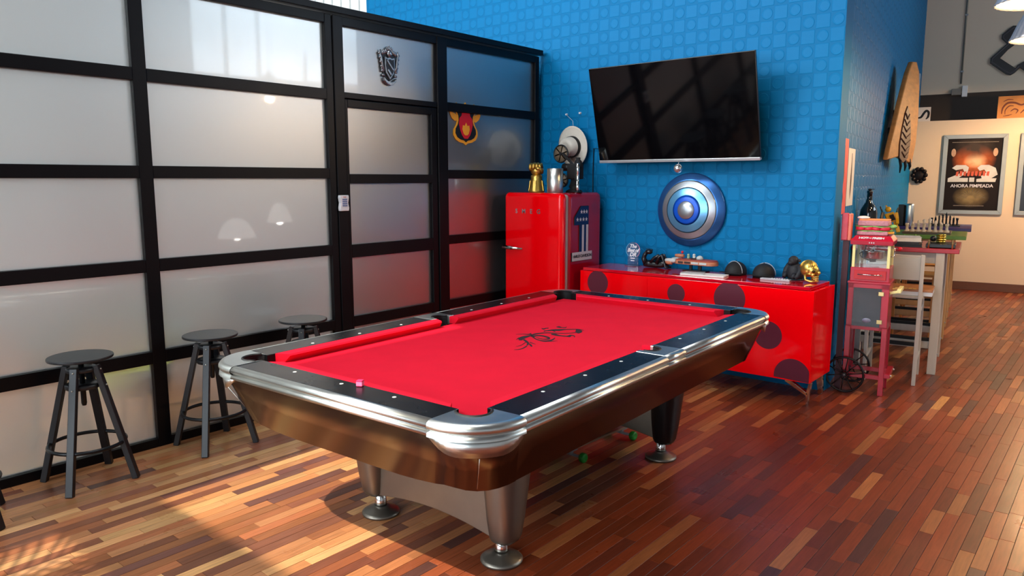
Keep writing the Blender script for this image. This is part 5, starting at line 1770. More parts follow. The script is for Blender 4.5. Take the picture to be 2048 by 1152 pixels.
# yellow toy robot
YEL = mat('yellow_toy_plastic', rgb(242, 176, 20), 0.3, 0, 0.5, coat=0.3, noise=0.08, nscale=20)
rb_ = fthing('toy_robot', 'yellow and black toy robot figure standing by the chess board on the green table', 'toy robot', 0.145, 2.60, ZTT + 0.012, R(10))
obj('torso', MB().bar((0.0, 0, 0.10), (-0.03, 0, 0.19), 0.07, 0.06, (0, 1, 0), 0.09, 0.07), YEL, rb_, 0.008)
obj('chest_panel', MB().bar((0.012, -0.038, 0.12), (-0.012, -0.044, 0.175), 0.04, 0.012, (0, 1, 0)), BLACKP, rb_, 0.003)
obj('head', MB().ball((-0.04, -0.005, 0.225), (0.028, 0.026, 0.028), 12, 8).bar((-0.055, 0, 0.245), (-0.06, 0, 0.265), 0.012), YEL, rb_)
for sx, x_ in ((-1, -0.085), (1, 0.035)):
    obj('arm', MB().bar((x_, 0, 0.195), (x_ + sx * 0.01, -0.02, 0.13), 0.03, 0.03, (0, 1, 0)).bar((x_ + sx * 0.01, -0.02, 0.13), (x_ + sx * 0.012, -0.05, 0.085), 0.028, 0.028, (0, 1, 0)), YEL if sx > 0 else BLACKP, rb_, 0.005)
    obj('leg', MB().bar((sx * 0.02 + 0.005, 0, 0.105), (sx * 0.03 + 0.02, 0, 0.05), 0.03, 0.034, (0, 1, 0)).bar((sx * 0.03 + 0.02, 0, 0.055), (sx * 0.034 + 0.03, -0.01, 0.0), 0.036, 0.045, (0, 1, 0)), YEL, rb_, 0.005)
obj('shoulder_plate', MB().bar((-0.09, 0.01, 0.20), (-0.11, 0.02, 0.25), 0.012, 0.06, (0, 1, 0)).bar((0.04, 0.01, 0.20), (0.05, 0.02, 0.24), 0.012, 0.05, (0, 1, 0)), BLACKP, rb_, 0.003)
# steel flask at the wall
fk = fthing('steel_flask', 'tall ribbed steel flask with a black back by the wall', 'flask', 0.195, 4.05, ZTT)
obj('flask_body', MB().lathe([(0.046, 0), (0.05, 0.008), (0.05, 0.235), (0.045, 0.25), (0.035, 0.256), (0.0001, 0.257)], 24, ribs=6, rib=0.03), CHROME, fk)
obj('sleeve', MB().box(-0.11, -0.052, -0.05, 0.05, 0.0, 0.245), BLACKP, fk, 0.006)
# stack of magazines and books on the red table
for k, (a, b, h, tn, lab, c) in enumerate(((0.125, 0.12, 0.022, 0.10, 'black folder lying lowest in the pile on the red table', (18, 18, 20)),
                                           (0.12, 0.115, 0.018, -0.06, 'dark magazine in the middle of the pile on the red table', (40, 38, 40)),
                                           (0.115, 0.11, 0.036, 0.14, 'thick pale grey book lying on top of the pile on the red table', (190, 190, 194)))):
    z = ZTT + (0, 0.0225, 0.041)[k]
    t = fthing('book', lab, 'book', 0.375, 1.09, z + 0.0005, tn, 'books piled on the red table')
    cm = mat('cover_%d' % k, rgb(*c), 0.4, noise=0.2, nscale=20)
    obj('pages', MB().box(-a + 0.004, a - 0.004, -b + 0.002, b - 0.004, 0.002, h - 0.002), WPAP if k == 2 else cm, t)
    obj('cover', MB().box(-a, a, -b, b, h - 0.002, h).box(-a, a, -b, b, 0, 0.002).box(-a, -a + 0.002, -b, b, 0, h), cm, t)
# black tray with golden stack
ty = fthing('black_tray', 'flat black box with small brass feet on the red table edge', 'tray', 0.635, 1.085, ZTT)
obj('tray_body', MB().box(-0.10, 0.10, -0.13, 0.13, 0.006, 0.034), BLACKP, ty, 0.003)
for sx in (-0.08, 0.08):
    obj('brass_foot', MB().lathe([(0.006, 0), (0.006, 0.034), (0.009, 0.04), (0.004, 0.06), (0.006, 0.064)], 10, (sx, -0.138, 0)), BRASS, ty)
BRG = mat('bright_gold', rgb(226, 190, 90), 0.2, 1.0, noise=0.1, nscale=30)
for k in range(4):
    t = fthing('golden_ring', 'ribbed golden ring, %s of the stack on the black tray' % ('lowest', 'second from the bottom', 'third from the bottom', 'topmost')[k], 'ring', 0.63, 1.11, ZTT + 0.0345 + 0.0175 * k, 0, 'golden rings stacked on the tray')
    obj('band', MB().lathe([(0.022, 0.002), (0.030, 0.0), (0.033, 0.006), (0.033, 0.011), (0.030, 0.017), (0.022, 0.015), (0.022, 0.002)], 28, ribs=14, rib=0.04), BRG, t)
    obj('bead_row', MB().tube([(0.033 * math.cos(2 * PI * i / 24), 0.033 * math.sin(2 * PI * i / 24), 0.0085) for i in range(24)], 0.003, 6, True), BRG, t)
bx_ = fthing('black_sphere', 'small dark sphere beside the golden rings', 'ornament', 0.575, 1.17, ZTT + 0.0345)
obj('sphere', MB().ball((0, 0, 0.026), 0.024, 18, 12), BLACKP, bx_)
obj('sphere_base', MB().lathe([(0.02, 0), (0.02, 0.004), (0.012, 0.006)], 14), BRASS, bx_)

# chess sets: the white side on the green table, the black side on the purple one
def chess_board(label, u, v, sq, h, fm):
    t = fthing('chess_board', label, 'chess board', u, v, ZTT)
    q = sq * 4
    obj('frame', MB().box(-q - 0.012, q + 0.012, -q - 0.012, q + 0.012, 0, h), fm, t, 0.002)
    for i in range(8):
        for j in range(8):
            obj('square', MB().box(-q + sq * i + 0.0004, -q + sq * (i + 1) - 0.0004, -q + sq * j + 0.0004, -q + sq * (j + 1) - 0.0004, h, h + 0.001), SQL if (i + j) % 2 else SQD, t, fixn=False)


SQL, SQD = mat('square_light', rgb(206, 180, 130), 0.4, noise=0.1), mat('square_dark', rgb(92, 60, 40), 0.4, noise=0.1)
chess_board('chess board with the white pieces on the green table', 0.45, 2.84, 0.049, 0.02, mat('board_walnut', rgb(84, 66, 44), 0.4, noise=0.2, nscale=10))
chess_board('small dark chess board with the black pieces on the purple table', 0.55, 4.30, 0.036, 0.012, BLACKP)
CW = mat('ivory_chess', rgb(226, 206, 180), 0.35, noise=0.06)
CBK = mat('ebony_chess', rgb(30, 24, 22), 0.3, noise=0.1)
PB = [(0.023, 0), (0.024, 0.006), (0.019, 0.012), (0.013, 0.022)]
KIND = {
    'pawn': PB + [(0.009, 0.05), (0.014, 0.053), (0.008, 0.057), (0.013, 0.066), (0.012, 0.074), (0.0001, 0.08)],
    'rook': PB + [(0.012, 0.06), (0.018, 0.066), (0.018, 0.086), (0.012, 0.086), (0.012, 0.08), (0.0001, 0.08)],
    'bishop': PB + [(0.009, 0.07), (0.016, 0.074), (0.010, 0.08), (0.014, 0.094), (0.009, 0.112), (0.0001, 0.122)],
    'queen': PB + [(0.010, 0.085), (0.018, 0.09), (0.011, 0.096), (0.018, 0.122), (0.010, 0.124), (0.0001, 0.134)],
    'king': PB + [(0.011, 0.09), (0.019, 0.096), (0.012, 0.102), (0.018, 0.13), (0.006, 0.135), (0.006, 0.15), (0.0001, 0.154)]}
ORD = ['rook', 'knight', 'bishop', 'queen', 'king', 'bishop', 'knight', 'rook']
PROTO = {}


def chess_piece(kind, white, i, j):
    key = (kind, white)
    col = 'white' if white else 'black'
    m = CW if white else CBK
    if white:
        p = F(0.45 - 0.049 * 3.5 + 0.049 * i, 2.84 - 0.049 * 3.5 + 0.049 * j, ZTT + 0.0215)
    else:
        p = F(0.55 - 0.036 * 3.5 + 0.036 * i, 4.30 - 0.036 * 3.5 + 0.036 * j, ZTT + 0.0135)
    if key not in PROTO:
        mbp = MB()
        if kind == 'knight':
            mbp.lathe(PB + [(0.012, 0.03)], 16).tube([(0, 0.004, 0.026), (0, 0.008, 0.06), (0, 0.0, 0.085), (0, -0.018, 0.078)], [0.014, 0.015, 0.013, 0.008], 8).bar((0, 0.004, 0.09), (0, 0.006, 0.105), 0.01, 0.008)
        else:
            mbp.lathe(KIND[kind], 16)
        o = obj('chess_' + kind, mbp, m)
        PROTO[key] = o
    else:
        o = PROTO[key].copy()
        COL.objects.link(o)
    o.location = p
    o.rotation_euler = (0, 0, FA)
    o.scale = (0.95, 0.95, 0.95) if white else (0.74, 0.74, 0.95)
    half = "queen's" if i < 4 else "king's"
    ahead = ORD[i] if ORD[i] in ('king', 'queen') else "%s side %s" % (half, ORD[i])
    row = 'in front of the %s' % ahead if kind == 'pawn' else ('in the back row' if kind in ('king', 'queen') else "on the %s side of the back row" % half)
    tag(o, '%s chess %s standing %s on the %s table' % (col, kind, row, 'green' if white else 'purple'), 'chess piece', '%s chess pieces' % col)


for i in range(8):
    chess_piece(ORD[i], True, i, 0)
    chess_piece(ORD[i], False, i, 0)
    chess_piece('pawn', True, i, 1)
    chess_piece('pawn', False, i, 1)


# ================================================================== on the return wall
def wall_pt(px, py):
    v, z = onu(px, py, 0.0)
    return v, z


def wall_sheet(name, label, cat, v0, v1, z0, z1, m):
    t = fthing(name, label, cat, 0.004, v0, z0)
    s_ = obj('sheet', MB().box(0.0, 0.004, 0, v1 - v0, 0, z1 - z0), m, t)
    return t, s_


INK = mat('dark_ink', rgb(44, 20, 24), 0.6, noise=0.1)
t, s_ = wall_sheet('red_poster', 'narrow red poster with a long black instrument drawing on the blue wall', 'poster', 0.075, 0.43, 1.277, 1.827, mat('red_poster_paper', rgb(214, 70, 66), 0.5, noise=0.06, nscale=6))
fw_ = lambda a, b, w: (w, a, b)
obj('drawing', MB().prism([(.16, .50), (.19, .50), (.20, .36), (.215, .30), (.20, .24), (.18, .22), (.15, .26), (.155, .36)], 0.004, 0.0046, fw_), INK, s_)
obj('drawing', MB().tube([(0.0045, .13 + .05 * math.cos(a), .12 + .055 * math.sin(a)) for a in [2 * PI * i / 24 for i in range(24)]], 0.003, 5, True).tube([(0.0045, .11, .08), (0.0045, .15, .16)], 0.003, 5), INK, s_)
t, s_ = wall_sheet('white_poster', 'narrow white poster with a slender dark drawing on the blue wall', 'poster', 0.46, 0.80, 1.33, 1.765, mat('white_poster_paper', rgb(226, 218, 206), 0.5, noise=0.05, nscale=6))
obj('drawing', MB().prism([(.17, .40), (.19, .40), (.205, .28), (.215, .18), (.20, .10), (.17, .05), (.15, .12), (.15, .22), (.165, .30)], 0.004, 0.0046, fw_), INK, s_)

# rough wooden board with a dark feather shape
hb = fthing('wood_slab', 'rough golden wood slab with a dark carved feather on the blue wall', 'wall art', 0.012, 2.5, 1.70, R(-7))
WS = mat('golden_rough_wood', rgb(178, 118, 56), 0.6, noise=0.45, nscale=7, stretch=(1, 1, 4), bump=0.6, bscale=30)
pr = [(0.0, 0.02), (0.6, 0.06), (1.0, 0.03), (1.45, 0.0), (1.62, 0.22), (1.66, 0.50), (1.60, 0.78), (1.48, 0.98), (1.30, 1.06), (1.05, 1.04), (0.85, 0.92), (0.70, 0.78), (0.50, 0.58), (0.28, 0.34), (0.10, 0.15)]
vs = []
n = len(pr)
pr = [(a * 0.76, b) for a, b in pr]
obj('slab', MB().prism(pr, 0.02, 0.07, fw_), WS, hb, 0.012, 2)
obj('bracket', MB().box(-0.10, 0.02, 0.85, 0.92, 0.5, 0.56).box(-0.06, 0.02, 0.5, 0.56, 0.3, 0.36), BLACKM, hb)
fe = [(0.44, 0.05), (0.62, 0.0), (0.82, 0.05), (0.90, 0.2), (0.87, 0.36), (0.78, 0.5), (0.66, 0.58), (0.57, 0.5), (0.48, 0.34), (0.42, 0.18)]
FEM = mat('dark_brown_carving', rgb(66, 36, 30), 0.5, noise=0.3, nscale=20)
ft_ = obj('feather', MB().prism(fe, 0.07, 0.082, fw_), FEM, hb, 0.004)
for k in range(7):
    z = 0.06 + 0.065 * k
    w_ = 0.26 * (1 - abs(k - 2) / 7)
    obj('barb', MB().tube([(0.083, 0.66 - w_ * 0.8, z + 0.05), (0.087, 0.66, z), (0.083, 0.66 + w_ * 0.8, z + 0.05)], 0.008, 6), FEM, ft_)
for k in range(3):
    a = 0.56 + 0.22 * k
    obj('tassel', MB().tube([(0.06, a, 0.05), (0.07, a + 0.02, -0.03), (0.06, a + 0.04, -0.10 + 0.02 * k)], [0.016, 0.014, 0.006], 8), BLACKM, hb)
v, z = onu(1849, 148, 0.0)
sw_ = fthing('wall_plate', 'small white switch plate high on the blue wall end', 'switch plate', 0.002, 6.9, 2.93)
obj('plate', MB().box(0, 0.012, -0.05, 0.05, -0.12, 0.12), WHITEPL, sw_, 0.003)
obj('rocker', MB().box(0.012, 0.018, -0.02, 0.02, -0.05, 0.05), GREYPL, sw_, 0.002)

# ================================================================== far wall
def fw3(a, b, w):
    """poster frame mapping: a along the wall, b up, w out of the wall"""
    return (a, -w, b)


FRM = mat('grey_metal_frame', rgb(150, 154, 150), 0.35, 0.5, noise=0.06, nscale=12)


def framed(label, u0, u1, z0, z1, art):
    t = fthing('framed_poster', label, 'framed poster', (u0 + u1) / 2, VF - 0.002, (z0 + z1) / 2)
    a, b, f = (u1 - u0) / 2, (z1 - z0) / 2, 0.055
    for nm, poly in (('frame_side', [(-a, -b), (-a + f, -b + f), (-a + f, b - f), (-a, b)]), ('frame_side', [(a, -b), (a, b), (a - f, b - f), (a - f, -b + f)]),
                     ('frame_side', [(-a, b), (-a + f, b - f), (a - f, b - f), (a, b)]), ('frame_side', [(-a, -b), (a, -b), (a - f, -b + f), (-a + f, -b + f)])):
        obj(nm, MB().prism(poly, 0.0, 0.03, fw3), FRM, t, 0.003)
    sh_ = obj('print', MB().box(-a + f, a - f, -0.012, -0.002, -b + f, b - f), art, t)
    return t, sh_, a - f, b - f


def poster_art():
    m = bpy.data.materials.new('dark_poster_print')
    m.use_nodes = True
    nt = m.node_tree
    b = nt.nodes['Principled BSDF']
    b.inputs['Roughness'].default_value = 0.45
    b.inputs['Specular IOR Level'].default_value = 0.15
    tc = nt.nodes.new('ShaderNodeTexCoord')
    last = None
    base = nt.nodes.new('ShaderNodeRGB')
    base.outputs[0].default_value = rgb(26, 18, 16)
    last = base.outputs[0]
    ns = nt.nodes.new('ShaderNodeTexNoise')
    ns.inputs['Scale'].default_value = 9
    ns.inputs['Detail'].default_value = 6
    nt.links.new(tc.outputs['Object'], ns.inputs['Vector'])
    for loc, scl, colr in (((0.0, 0, 0.20), (3.8, 1, 4.6), (240, 120, 60)), ((0.02, 0, 0.19), (7, 1, 9), (255, 214, 170)), ((0.0, 0, -0.30), (4.5, 1, 6.5), (150, 130, 90)), ((0.0, 0, 0.36), (4, 1, 5), (70, 60, 54))):
        mp = nt.nodes.new('ShaderNodeMapping')
        mp.inputs['Location'].default_value = tuple(-l * s for l, s in zip(loc, scl))
        mp.inputs['Scale'].default_value = scl
        nt.links.new(tc.outputs['Object'], mp.inputs[0])
        g = nt.nodes.new('ShaderNodeTexGradient')
        g.gradient_type = 'SPHERICAL'
        nt.links.new(mp.outputs[0], g.inputs[0])
        mu = nt.nodes.new('ShaderNodeMath')
        mu.operation = 'MULTIPLY'
        mu.use_clamp = True
        nt.links.new(g.outputs['Fac'], mu.inputs[0])
        m2 = nt.nodes.new('ShaderNodeMath')
        m2.operation = 'MULTIPLY'
        m2.inputs[1].default_value = 2.4
        nt.links.new(ns.outputs['Fac'], m2.inputs[0])
        nt.links.new(m2.outputs[0], mu.inputs[1])
        mx = nt.nodes.new('ShaderNodeMix')
        mx.data_type = 'RGBA'
        nt.links.new(mu.outputs[0], mx.inputs[0])
        nt.links.new(last, mx.inputs[6])
        mx.inputs[7].default_value = rgb(*colr)
        last = mx.outputs[2]
    nt.links.new(last, b.inputs['Base Color'])
    return m


t, shp_, aa, bb = framed('grey framed dark film poster with an orange glow and silver numeral shapes', 0.395, 1.145, 1.055, 2.138, poster_art())
SLV = mat('silver_ink', rgb(196, 186, 172), 0.3, 0.2, noise=0.3, nscale=9)
FT2 = lambda a, b, w: (a, -0.012 - w, b)
num2 = [(-.29, -.10), (-.05, -.10), (-.05, -.045), (-.16, -.045), (-.06, .03), (-.05, .10), (-.09, .13), (-.20, .13), (-.25, .09), (-.20, .06), (-.12, .08), (-.10, .04), (-.29, -.05)]
num2b = [(.05, -.10), (.27, -.10), (.28, -.05), (.22, -.05), (.29, .0), (.26, .09), (.18, .13), (.09, .13), (.05, .09), (.08, .05), (.13, .07), (.16, .03), (.10, -.02), (.11, -.05), (.05, -.06)]
obj('numeral_shape', MB().prism(num2, 0, 0.0006, FT2), SLV, shp_)
obj('numeral_shape', MB().prism(num2b, 0, 0.0006, FT2), SLV, shp_)
obj('block_shape', MB().prism([(-.035, -.10), (.025, -.10), (.025, -.04), (-.035, -.04)], 0, 0.0006, FT2), SLV, shp_)
ORI = mat('red_orange_ink', rgb(204, 84, 50), 0.4, noise=0.1)
for k in range(9):
    obj('title_stroke', MB().prism([(-.20 + .045 * k, -.02 + .004 * (k % 3)), (-.17 + .045 * k, -.02), (-.165 + .045 * k, .045), (-.195 + .045 * k, .04 + .008 * (k % 2))], 0.0006, 0.0012, FT2), ORI, shp_)
letters('AHORA PIMPEADA', 0.062, WPR, shp_, (0.0, -0.0128, -0.155), (1, 0, 0), (0, 0, 1), bold=0.0012, space=0.95)
obj('small_print', MB().prism([(-.27, .435), (.27, .435), (.27, .443), (-.27, .443)], 0, 0.0006, FT2), mat('grey_small_print', rgb(120, 110, 100), 0.5, noise=0.8, nscale=90), shp_)
obj('small_print', MB().prism([(-.2, -.43), (.16, -.43), (.16, -.42), (-.2, -.42)], 0, 0.0006, FT2), MATS['grey_small_print'], shp_)
FAC = mat('pale_face_ink', rgb(186, 150, 124), 0.5, noise=0.4, nscale=30)
for sx in (-1, 1):
    obj('face_shape', MB().prism([(sx * (.245 + .028 * math.cos(2 * PI * i / 14)), .30 + .055 * math.sin(2 * PI * i / 14)) for i in range(14)], 0, 0.0006, FT2), FAC, shp_)
m_ = MB()
for k in range(14):
    a = R(10 + 160 * k / 13)
    m_.tube([(0.05 * math.cos(a), -0.0125, -0.33 + 0.05 * math.sin(a)), (0.17 * math.cos(a), -0.0125, -0.33 + 0.12 * math.sin(a))], [0.0015, 0.003], 4)
obj('ray_burst', m_, mat('grey_ray_ink', rgb(112, 104, 92), 0.5, noise=0.3, nscale=30), shp_)
framed('grey framed plain dark poster hanging next to the orange-glow film poster', 1.285, 2.03, 1.055, 2.138, mat('dark_poster_plain', rgb(24, 22, 24), 0.25, noise=0.4, nscale=5))

# small dark wrought emblem
we = fthing('iron_ornament', 'small dark iron ornament on the beige wall near the corner', 'ornament', 0.125, VF - 0.002, 1.49)
obj('disc', MB().lathe([(0.09, 0.0), (0.085, 0.02), (0.05, 0.035), (0.0001, 0.04)], 20, (0, 0, 0.10), RX), DKR, we)
for k in range(10):
    a = 2 * PI * k / 10
    obj('leaf', MB().ball((0.08 * math.cos(a), -0.03, 0.10 + 0.09 * math.sin(a)), (0.03, 0.02, 0.03), 10, 6), DKR, we)
# picture and carved panel standing on the ledge
pc = fthing('small_picture', 'small white picture with a dark curved shape standing on the ledge', 'picture', 0.12, VF + 0.03, ZL)
obj('card', MB().box(-0.085, 0.085, -0.006, 0.006, 0, 0.195), mat('white_card', rgb(226, 216, 206), 0.5, noise=0.04), pc)
m_ = MB()
add_stroke(m_, [(-0.07, 0.05), (-0.03, 0.06), (0.0, 0.11), (0.03, 0.145), (0.06, 0.12), (0.055, 0.06), (0.03, 0.03)], [0.02, 0.03, 0.03, 0.03, 0.03, 0.028, 0.012], lambda a, b: (a, -0.0066, b))
obj('dark_shape', m_, BLACKM, pc, fixn=False)
cp = fthing('carved_panel', 'carved orange wood panel with a curling dragon relief on the ledge', 'carving', 1.30, VF + 0.03, ZL)
CWD = mat('carved_orange_wood', rgb(214, 140, 66), 0.45, noise=0.2, nscale=8)
CWR = mat('carving_dark_red', rgb(122, 56, 30), 0.5, noise=0.2, nscale=10)
obj('panel', MB().box(-0.31, 0.31, -0.006, 0.02, 0.0, 0.29), CWD, cp)
for poly in ([(-.31, 0), (.31, 0), (.285, .025), (-.285, .025)], [(-.31, .29), (-.285, .265), (.285, .265), (.31, .29)], [(-.31, 0), (-.285, .025), (-.285, .265), (-.31, .29)], [(.31, 0), (.31, .29), (.285, .265), (.285, .025)]):
    obj('panel_frame', MB().prism(poly, 0.006, 0.024, fw3), CWD, cp, 0.002)
m_ = MB()
for pts, ws in (([(-.26, .06), (-.25, .14), (-.20, .20), (-.12, .20), (-.05, .17), (0, .19), (.06, .23)], [.01, .02, .024, .024, .02, .02, .01]),
                ([(-.22, .05), (-.22, .11), (-.18, .16), (-.13, .16)], [.006, .012, .014, .008]),
                ([(-.16, .09), (-.12, .12), (-.08, .10), (-.10, .06)], [.008, .016, .016, .006]),
                ([(-.05, .06), (.0, .11), (.06, .10), (.12, .14), (.20, .12), (.25, .18)], [.008, .02, .02, .022, .018, .006]),
                ([(-.25, .22), (-.20, .245), (-.14, .24)], [.006, .014, .006]), ([(.02, .05), (.08, .05), (.14, .07)], [.006, .014, .006]), ([(-.24, .03), (-.18, .04), (-.14, .05)], [.006, .012, .004])):
    add_stroke(m_, pts, ws, lambda a, b: (a, -0.0085, b))
o = obj('dragon_relief', m_, CWR, cp, fixn=False)
o.modifiers.new('solid', 'SOLIDIFY').thickness = 0.004

# conduit, junction box and black sign on the upper wall
u_, z_ = onv(1935, 0, VB)
u2, z2 = onv(1922, 168, VB)
pi_ = fthing('conduit_pipe', 'thin grey conduit pipe running up the beige wall', 'conduit', u2, VB - 0.012, 0)
obj('pipe', MB().cyl((0, 0, z2), (u_ - u2, 0, ROOF - 0.02), 0.012, n=12), mat('grey_conduit', rgb(120, 116, 108), 0.4, 0.3, noise=0.05), pi_)
for z in (3.1, 3.9, 4.7):
    obj('clip', MB().box(-0.02, 0.02, -0.015, 0.012, z - 0.012, z + 0.012), GREYPL, pi_)
jb = fthing('junction_box', 'small grey electrical box at the foot of the conduit', 'electrical box', u2 + 0.0, VB - 0.002, z2 - 0.16)
obj('box', MB().box(-0.11, 0.01, -0.06, 0, 0.0, 0.09), mat('grey_box', rgb(130, 124, 116), 0.5, noise=0.05), jb, 0.004)
obj('socket', MB().box(0.02, 0.09, -0.05, 0, -0.03, 0.13), WHITEPL, jb, 0.006)
uo, zo = onv(2000, 110, VB)
sg_ = fthing('black_sign', 'large black cut-out sign with a thin pale outline high on the beige wall', 'sign', uo, VB - 0.004, zo)
S_ = lambda px, py: (onv(px, py, VB)[0] - uo, onv(px, py, VB)[1] - zo)
SIGN = [(2060, 52), (2026, 52), (2018, 58), (2004, 70), (2003, 78), (2014, 88), (2000, 100), (1981, 117), (1980, 127), (2012, 149), (2021, 151), (2028, 147), (2040, 136), (2060, 150),
        (2080, 140), (2080, 118), (2050, 122), (2034, 131), (2031, 137), (2000, 117), (2016, 100), (2032, 88), (2060, 84)]
sp_ = [S_(*q) for q in SIGN]
SB_ = mat('black_sign_face', rgb(28, 24, 26), 0.4, noise=0.1)
obj('board', MB().prism(sp_, 0.0, 0.03, fw3), SB_, sg_, 0.004)
m_ = MB()
for run in ([(2058, 56), (2028, 56), (2007, 72), (2007, 77), (2018, 88), (1985, 118), (1984, 125), (2014, 145), (2021, 147), (2028, 143), (2038, 133)],):
    m_.tube([(S_(*q)[0], -0.031, S_(*q)[1]) for q in run], 0.0035, 5)
obj('outline', m_, mat('pale_outline', rgb(110, 104, 110), 0.4, noise=0.05), sg_)


# ================================================================== pendant lamps
def pendant(label, c, r, group, warm=True, energy=48, ribs=28, h=0.27, cable=True):
    t = thing('pendant_lamp', label, 'lamp', c, 0, group)
    k = r / 0.2
    SM = mat('fluted_aluminium_shade' if warm else 'white_glass_shade', rgb(178, 182, 190) if warm else rgb(236, 238, 236), 0.35 if warm else 0.4, 0.7 if warm else 0.0, noise=0.04)
    if not warm:
        SM = mat('glowing_white_shade', rgb(236, 238, 236), 0.4, emit=(1, 0.98, 0.94, 1), estr=2.0)
    o = obj('shade', MB().add([], []), SM, t) if False else None
    prof = [(0.2 * k, 0.0), (0.19 * k, 0.02), (0.155 * k, 0.12 * h / .27), (0.105 * k, 0.22 * h / .27), (0.05 * k, 0.265 * h / .27), (0.03 * k, h)]
    mbp = MB().lathe(prof, 112 if ribs else 40, ribs=ribs, rib=0.018)
    o = obj('shade', MB().add(mbp.v, [f for f in mbp.f if len(f) == 4], True), SM, t, fixn=False)
    o.modifiers.new('solid', 'SOLIDIFY').thickness = -0.003
    obj('bulb', MB().ball((0, 0, 0.095), (0.045, 0.045, 0.055), 16, 10), mat('warm_bulb' if warm else 'cool_bulb', (1, 1, 1, 1), 0.5, emit=(1, 0.72, 0.38, 1) if warm else (1, 0.97, 0.92, 1), estr=12 if warm else 8), t)
    obj('socket', MB().lathe([(0.022, 0.12), (0.03, 0.14), (0.03, h + 0.03), (0.01, h + 0.05)], 16), BLACKP, t)
    obj('cable', MB().cyl((0, 0, h + 0.04), (0, 0, ROOF - c[2]), 0.004, n=8), BLACKP, t)
    ld = bpy.data.lights.new('lamp_light', 'POINT')
    ld.energy = energy
    ld.color = (1.0, 0.62, 0.30) if warm else (1, 0.96, 0.9)
    ld.shadow_soft_size = 0.05
    lo = bpy.data.objects.new('lamp_light', ld)
    COL.objects.link(lo)
    lo.parent = t
    lo.location = (0, 0, 0.012)
    return t


d_ = ray(2076, 6).normalized()
pendant('fluted metal pendant lamp with a warm bulb, higher of the pair by the beige wall', tuple(ORG + d_ * 5.2), 0.20, 'warm fluted pendant lamps')
d_ = ray(2098, 78).normalized()
pendant('fluted metal pendant lamp with a warm bulb hanging in front of the black sign', tuple(ORG + d_ * 6.1), 0.215, 'warm fluted pendant lamps')
for k, (uu, vv, zz) in enumerate(((1.9, 5.0, 2.5),)):  # unseen lamp added to brighten the beige far wall
    p_ = F(uu, vv, zz)
    pendant('unseen fluted metal pendant lamp with a warm bulb, added to brighten the beige wall', tuple(p_), 0.20, 'warm fluted pendant lamps', energy=250)
for c_, r_, lab in (((1.0, 5.44, 0.74), 0.26, 'wide white glass pendant hanging low over the hall'), ((1.0, 6.12, 0.93), 0.18, 'small white glass pendant hanging low over the hall')):
    pendant(lab, c_, r_, 'low white glass pendants', False, 6, 0, 0.27)

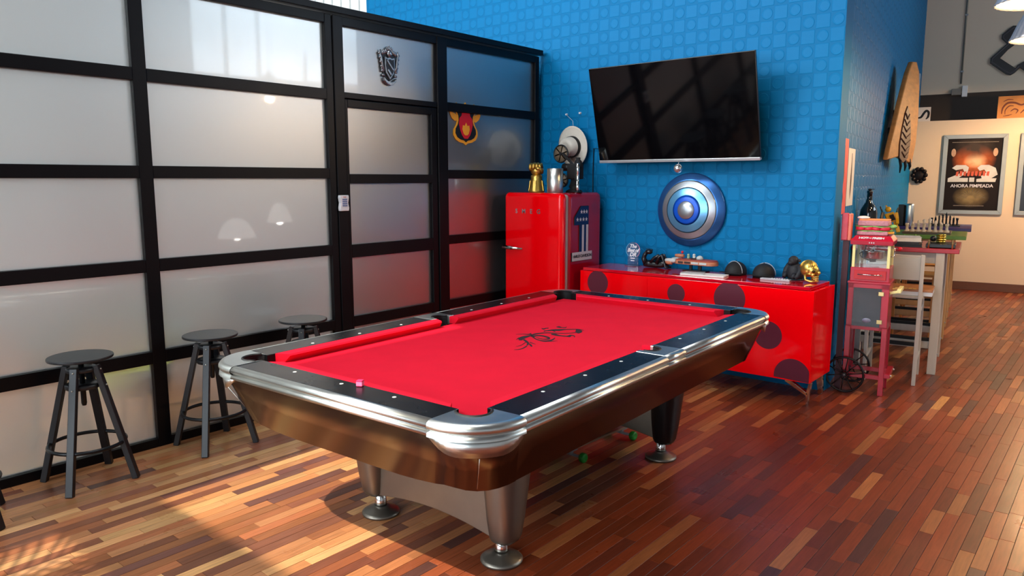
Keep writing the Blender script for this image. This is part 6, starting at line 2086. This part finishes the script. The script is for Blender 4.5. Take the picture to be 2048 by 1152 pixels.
# ================================================================== plant whose leaves the sun throws on the floor
pl_ = thing('potted_palm', 'potted palm with long arching leaves standing by the rear windows', 'plant', (-3.25, -0.75, 0))
obj('pot', MB().lathe([(0.16, 0), (0.2, 0.02), (0.24, 0.36), (0.25, 0.4), (0.22, 0.4), (0.21, 0.36), (0.0001, 0.35)], 28), mat('clay_pot', rgb(150, 92, 66), 0.7, noise=0.1), pl_)
obj('soil', MB().lathe([(0.0001, 0.352), (0.21, 0.352), (0.208, 0.365), (0.0001, 0.37)], 24), UNDER, pl_)
LEAF = mat('palm_green', rgb(52, 96, 44), 0.5, noise=0.2, nscale=12)
rp = random.Random(3)
for k in range(11):
    a = R(360 * k / 11 + rp.uniform(-12, 12))
    H_ = rp.uniform(1.5, 2.35)
    rch = rp.uniform(0.5, 0.95)
    pts = []
    for i in range(9):
        t_ = i / 8
        pts.append(Vector((rch * t_ ** 1.6 * math.cos(a), rch * t_ ** 1.6 * math.sin(a), 0.36 + (H_ - 0.36) * (1 - (1 - t_) ** 1.7) - 0.35 * max(0, t_ - 0.6))))
    st_ = obj('stem', MB().tube(pts, [0.012 - 0.001 * i for i in range(9)], 6), LEAF, pl_)
    m_ = MB()
    for i in range(22):
        t_ = 0.35 + 0.65 * i / 21
        q = t_ * 8
        i0 = min(int(q), 7)
        c_ = pts[i0].lerp(pts[i0 + 1], q - i0)
        d_ = (pts[i0 + 1] - pts[i0]).normalized()
        sd2 = d_.cross(Vector((0, 0, 1)))
        if sd2.length < 0.05:
            sd2 = Vector((-math.sin(a), math.cos(a), 0))
        sd2.normalize()
        for sgn in (-1, 1):
            ln_ = 0.34 * math.sin(PI * min(1, 0.15 + 0.85 * (t_ - 0.35) / 0.65 * 0.9 + 0.05)) + 0.06
            e_ = c_ + (sd2 * sgn * 0.8 + d_ * 0.6).normalized() * ln_ + Vector((0, 0, -0.25 * ln_))
            md_ = c_.lerp(e_, 0.45) + Vector((0, 0, 0.02))
            wv_ = d_ * 0.016
            m_.add([c_ - wv_ * 0.4, md_ - wv_, e_, md_ + wv_, c_ + wv_ * 0.4], [(0, 1, 2, 3, 4)])
    o = obj('leaflets', m_, LEAF, st_, fixn=False)
    o['kind'] = 'stuff'

# ================================================================== seen blurred through the frosted glass
ys = thing('tub_seat', 'lime yellow tub seat seen blurred through the frosted glass', 'seat', (-4.535, 1.86, 0))
obj('shell', MB().lathe([(0.10, 0.27), (0.18, 0.275), (0.22, 0.32), (0.235, 0.44), (0.225, 0.445), (0.20, 0.36), (0.0001, 0.33)], 28), mat('lime_yellow_plastic', rgb(214, 222, 30), 0.4, noise=0.04), ys)
for k in range(4):
    a = R(45 + 90 * k)
    obj('leg', MB().bar((0.19 * math.cos(a), 0.19 * math.sin(a), 0), (0.12 * math.cos(a), 0.12 * math.sin(a), 0.28), 0.03), PINE, ys, 0.003)
dc_ = thing('dark_chair', 'dark chair seen as a soft shadow through the frosted glass', 'chair', (-4.95, 2.75, 0), R(20))
obj('seat', MB().box(-0.21, 0.21, -0.21, 0.21, 0.42, 0.46), BLACKM, dc_, 0.01)
obj('backrest', MB().box(-0.21, 0.21, 0.18, 0.22, 0.5, 0.86), BLACKM, dc_, 0.01)
for sx in (-1, 1):
    for sy in (-1, 1):
        obj('leg', MB().bar((sx * 0.19, sy * 0.19, 0), (sx * 0.18, sy * 0.18, 0.42 if sy < 0 else 0.86), 0.03), BLACKM, dc_, 0.002)
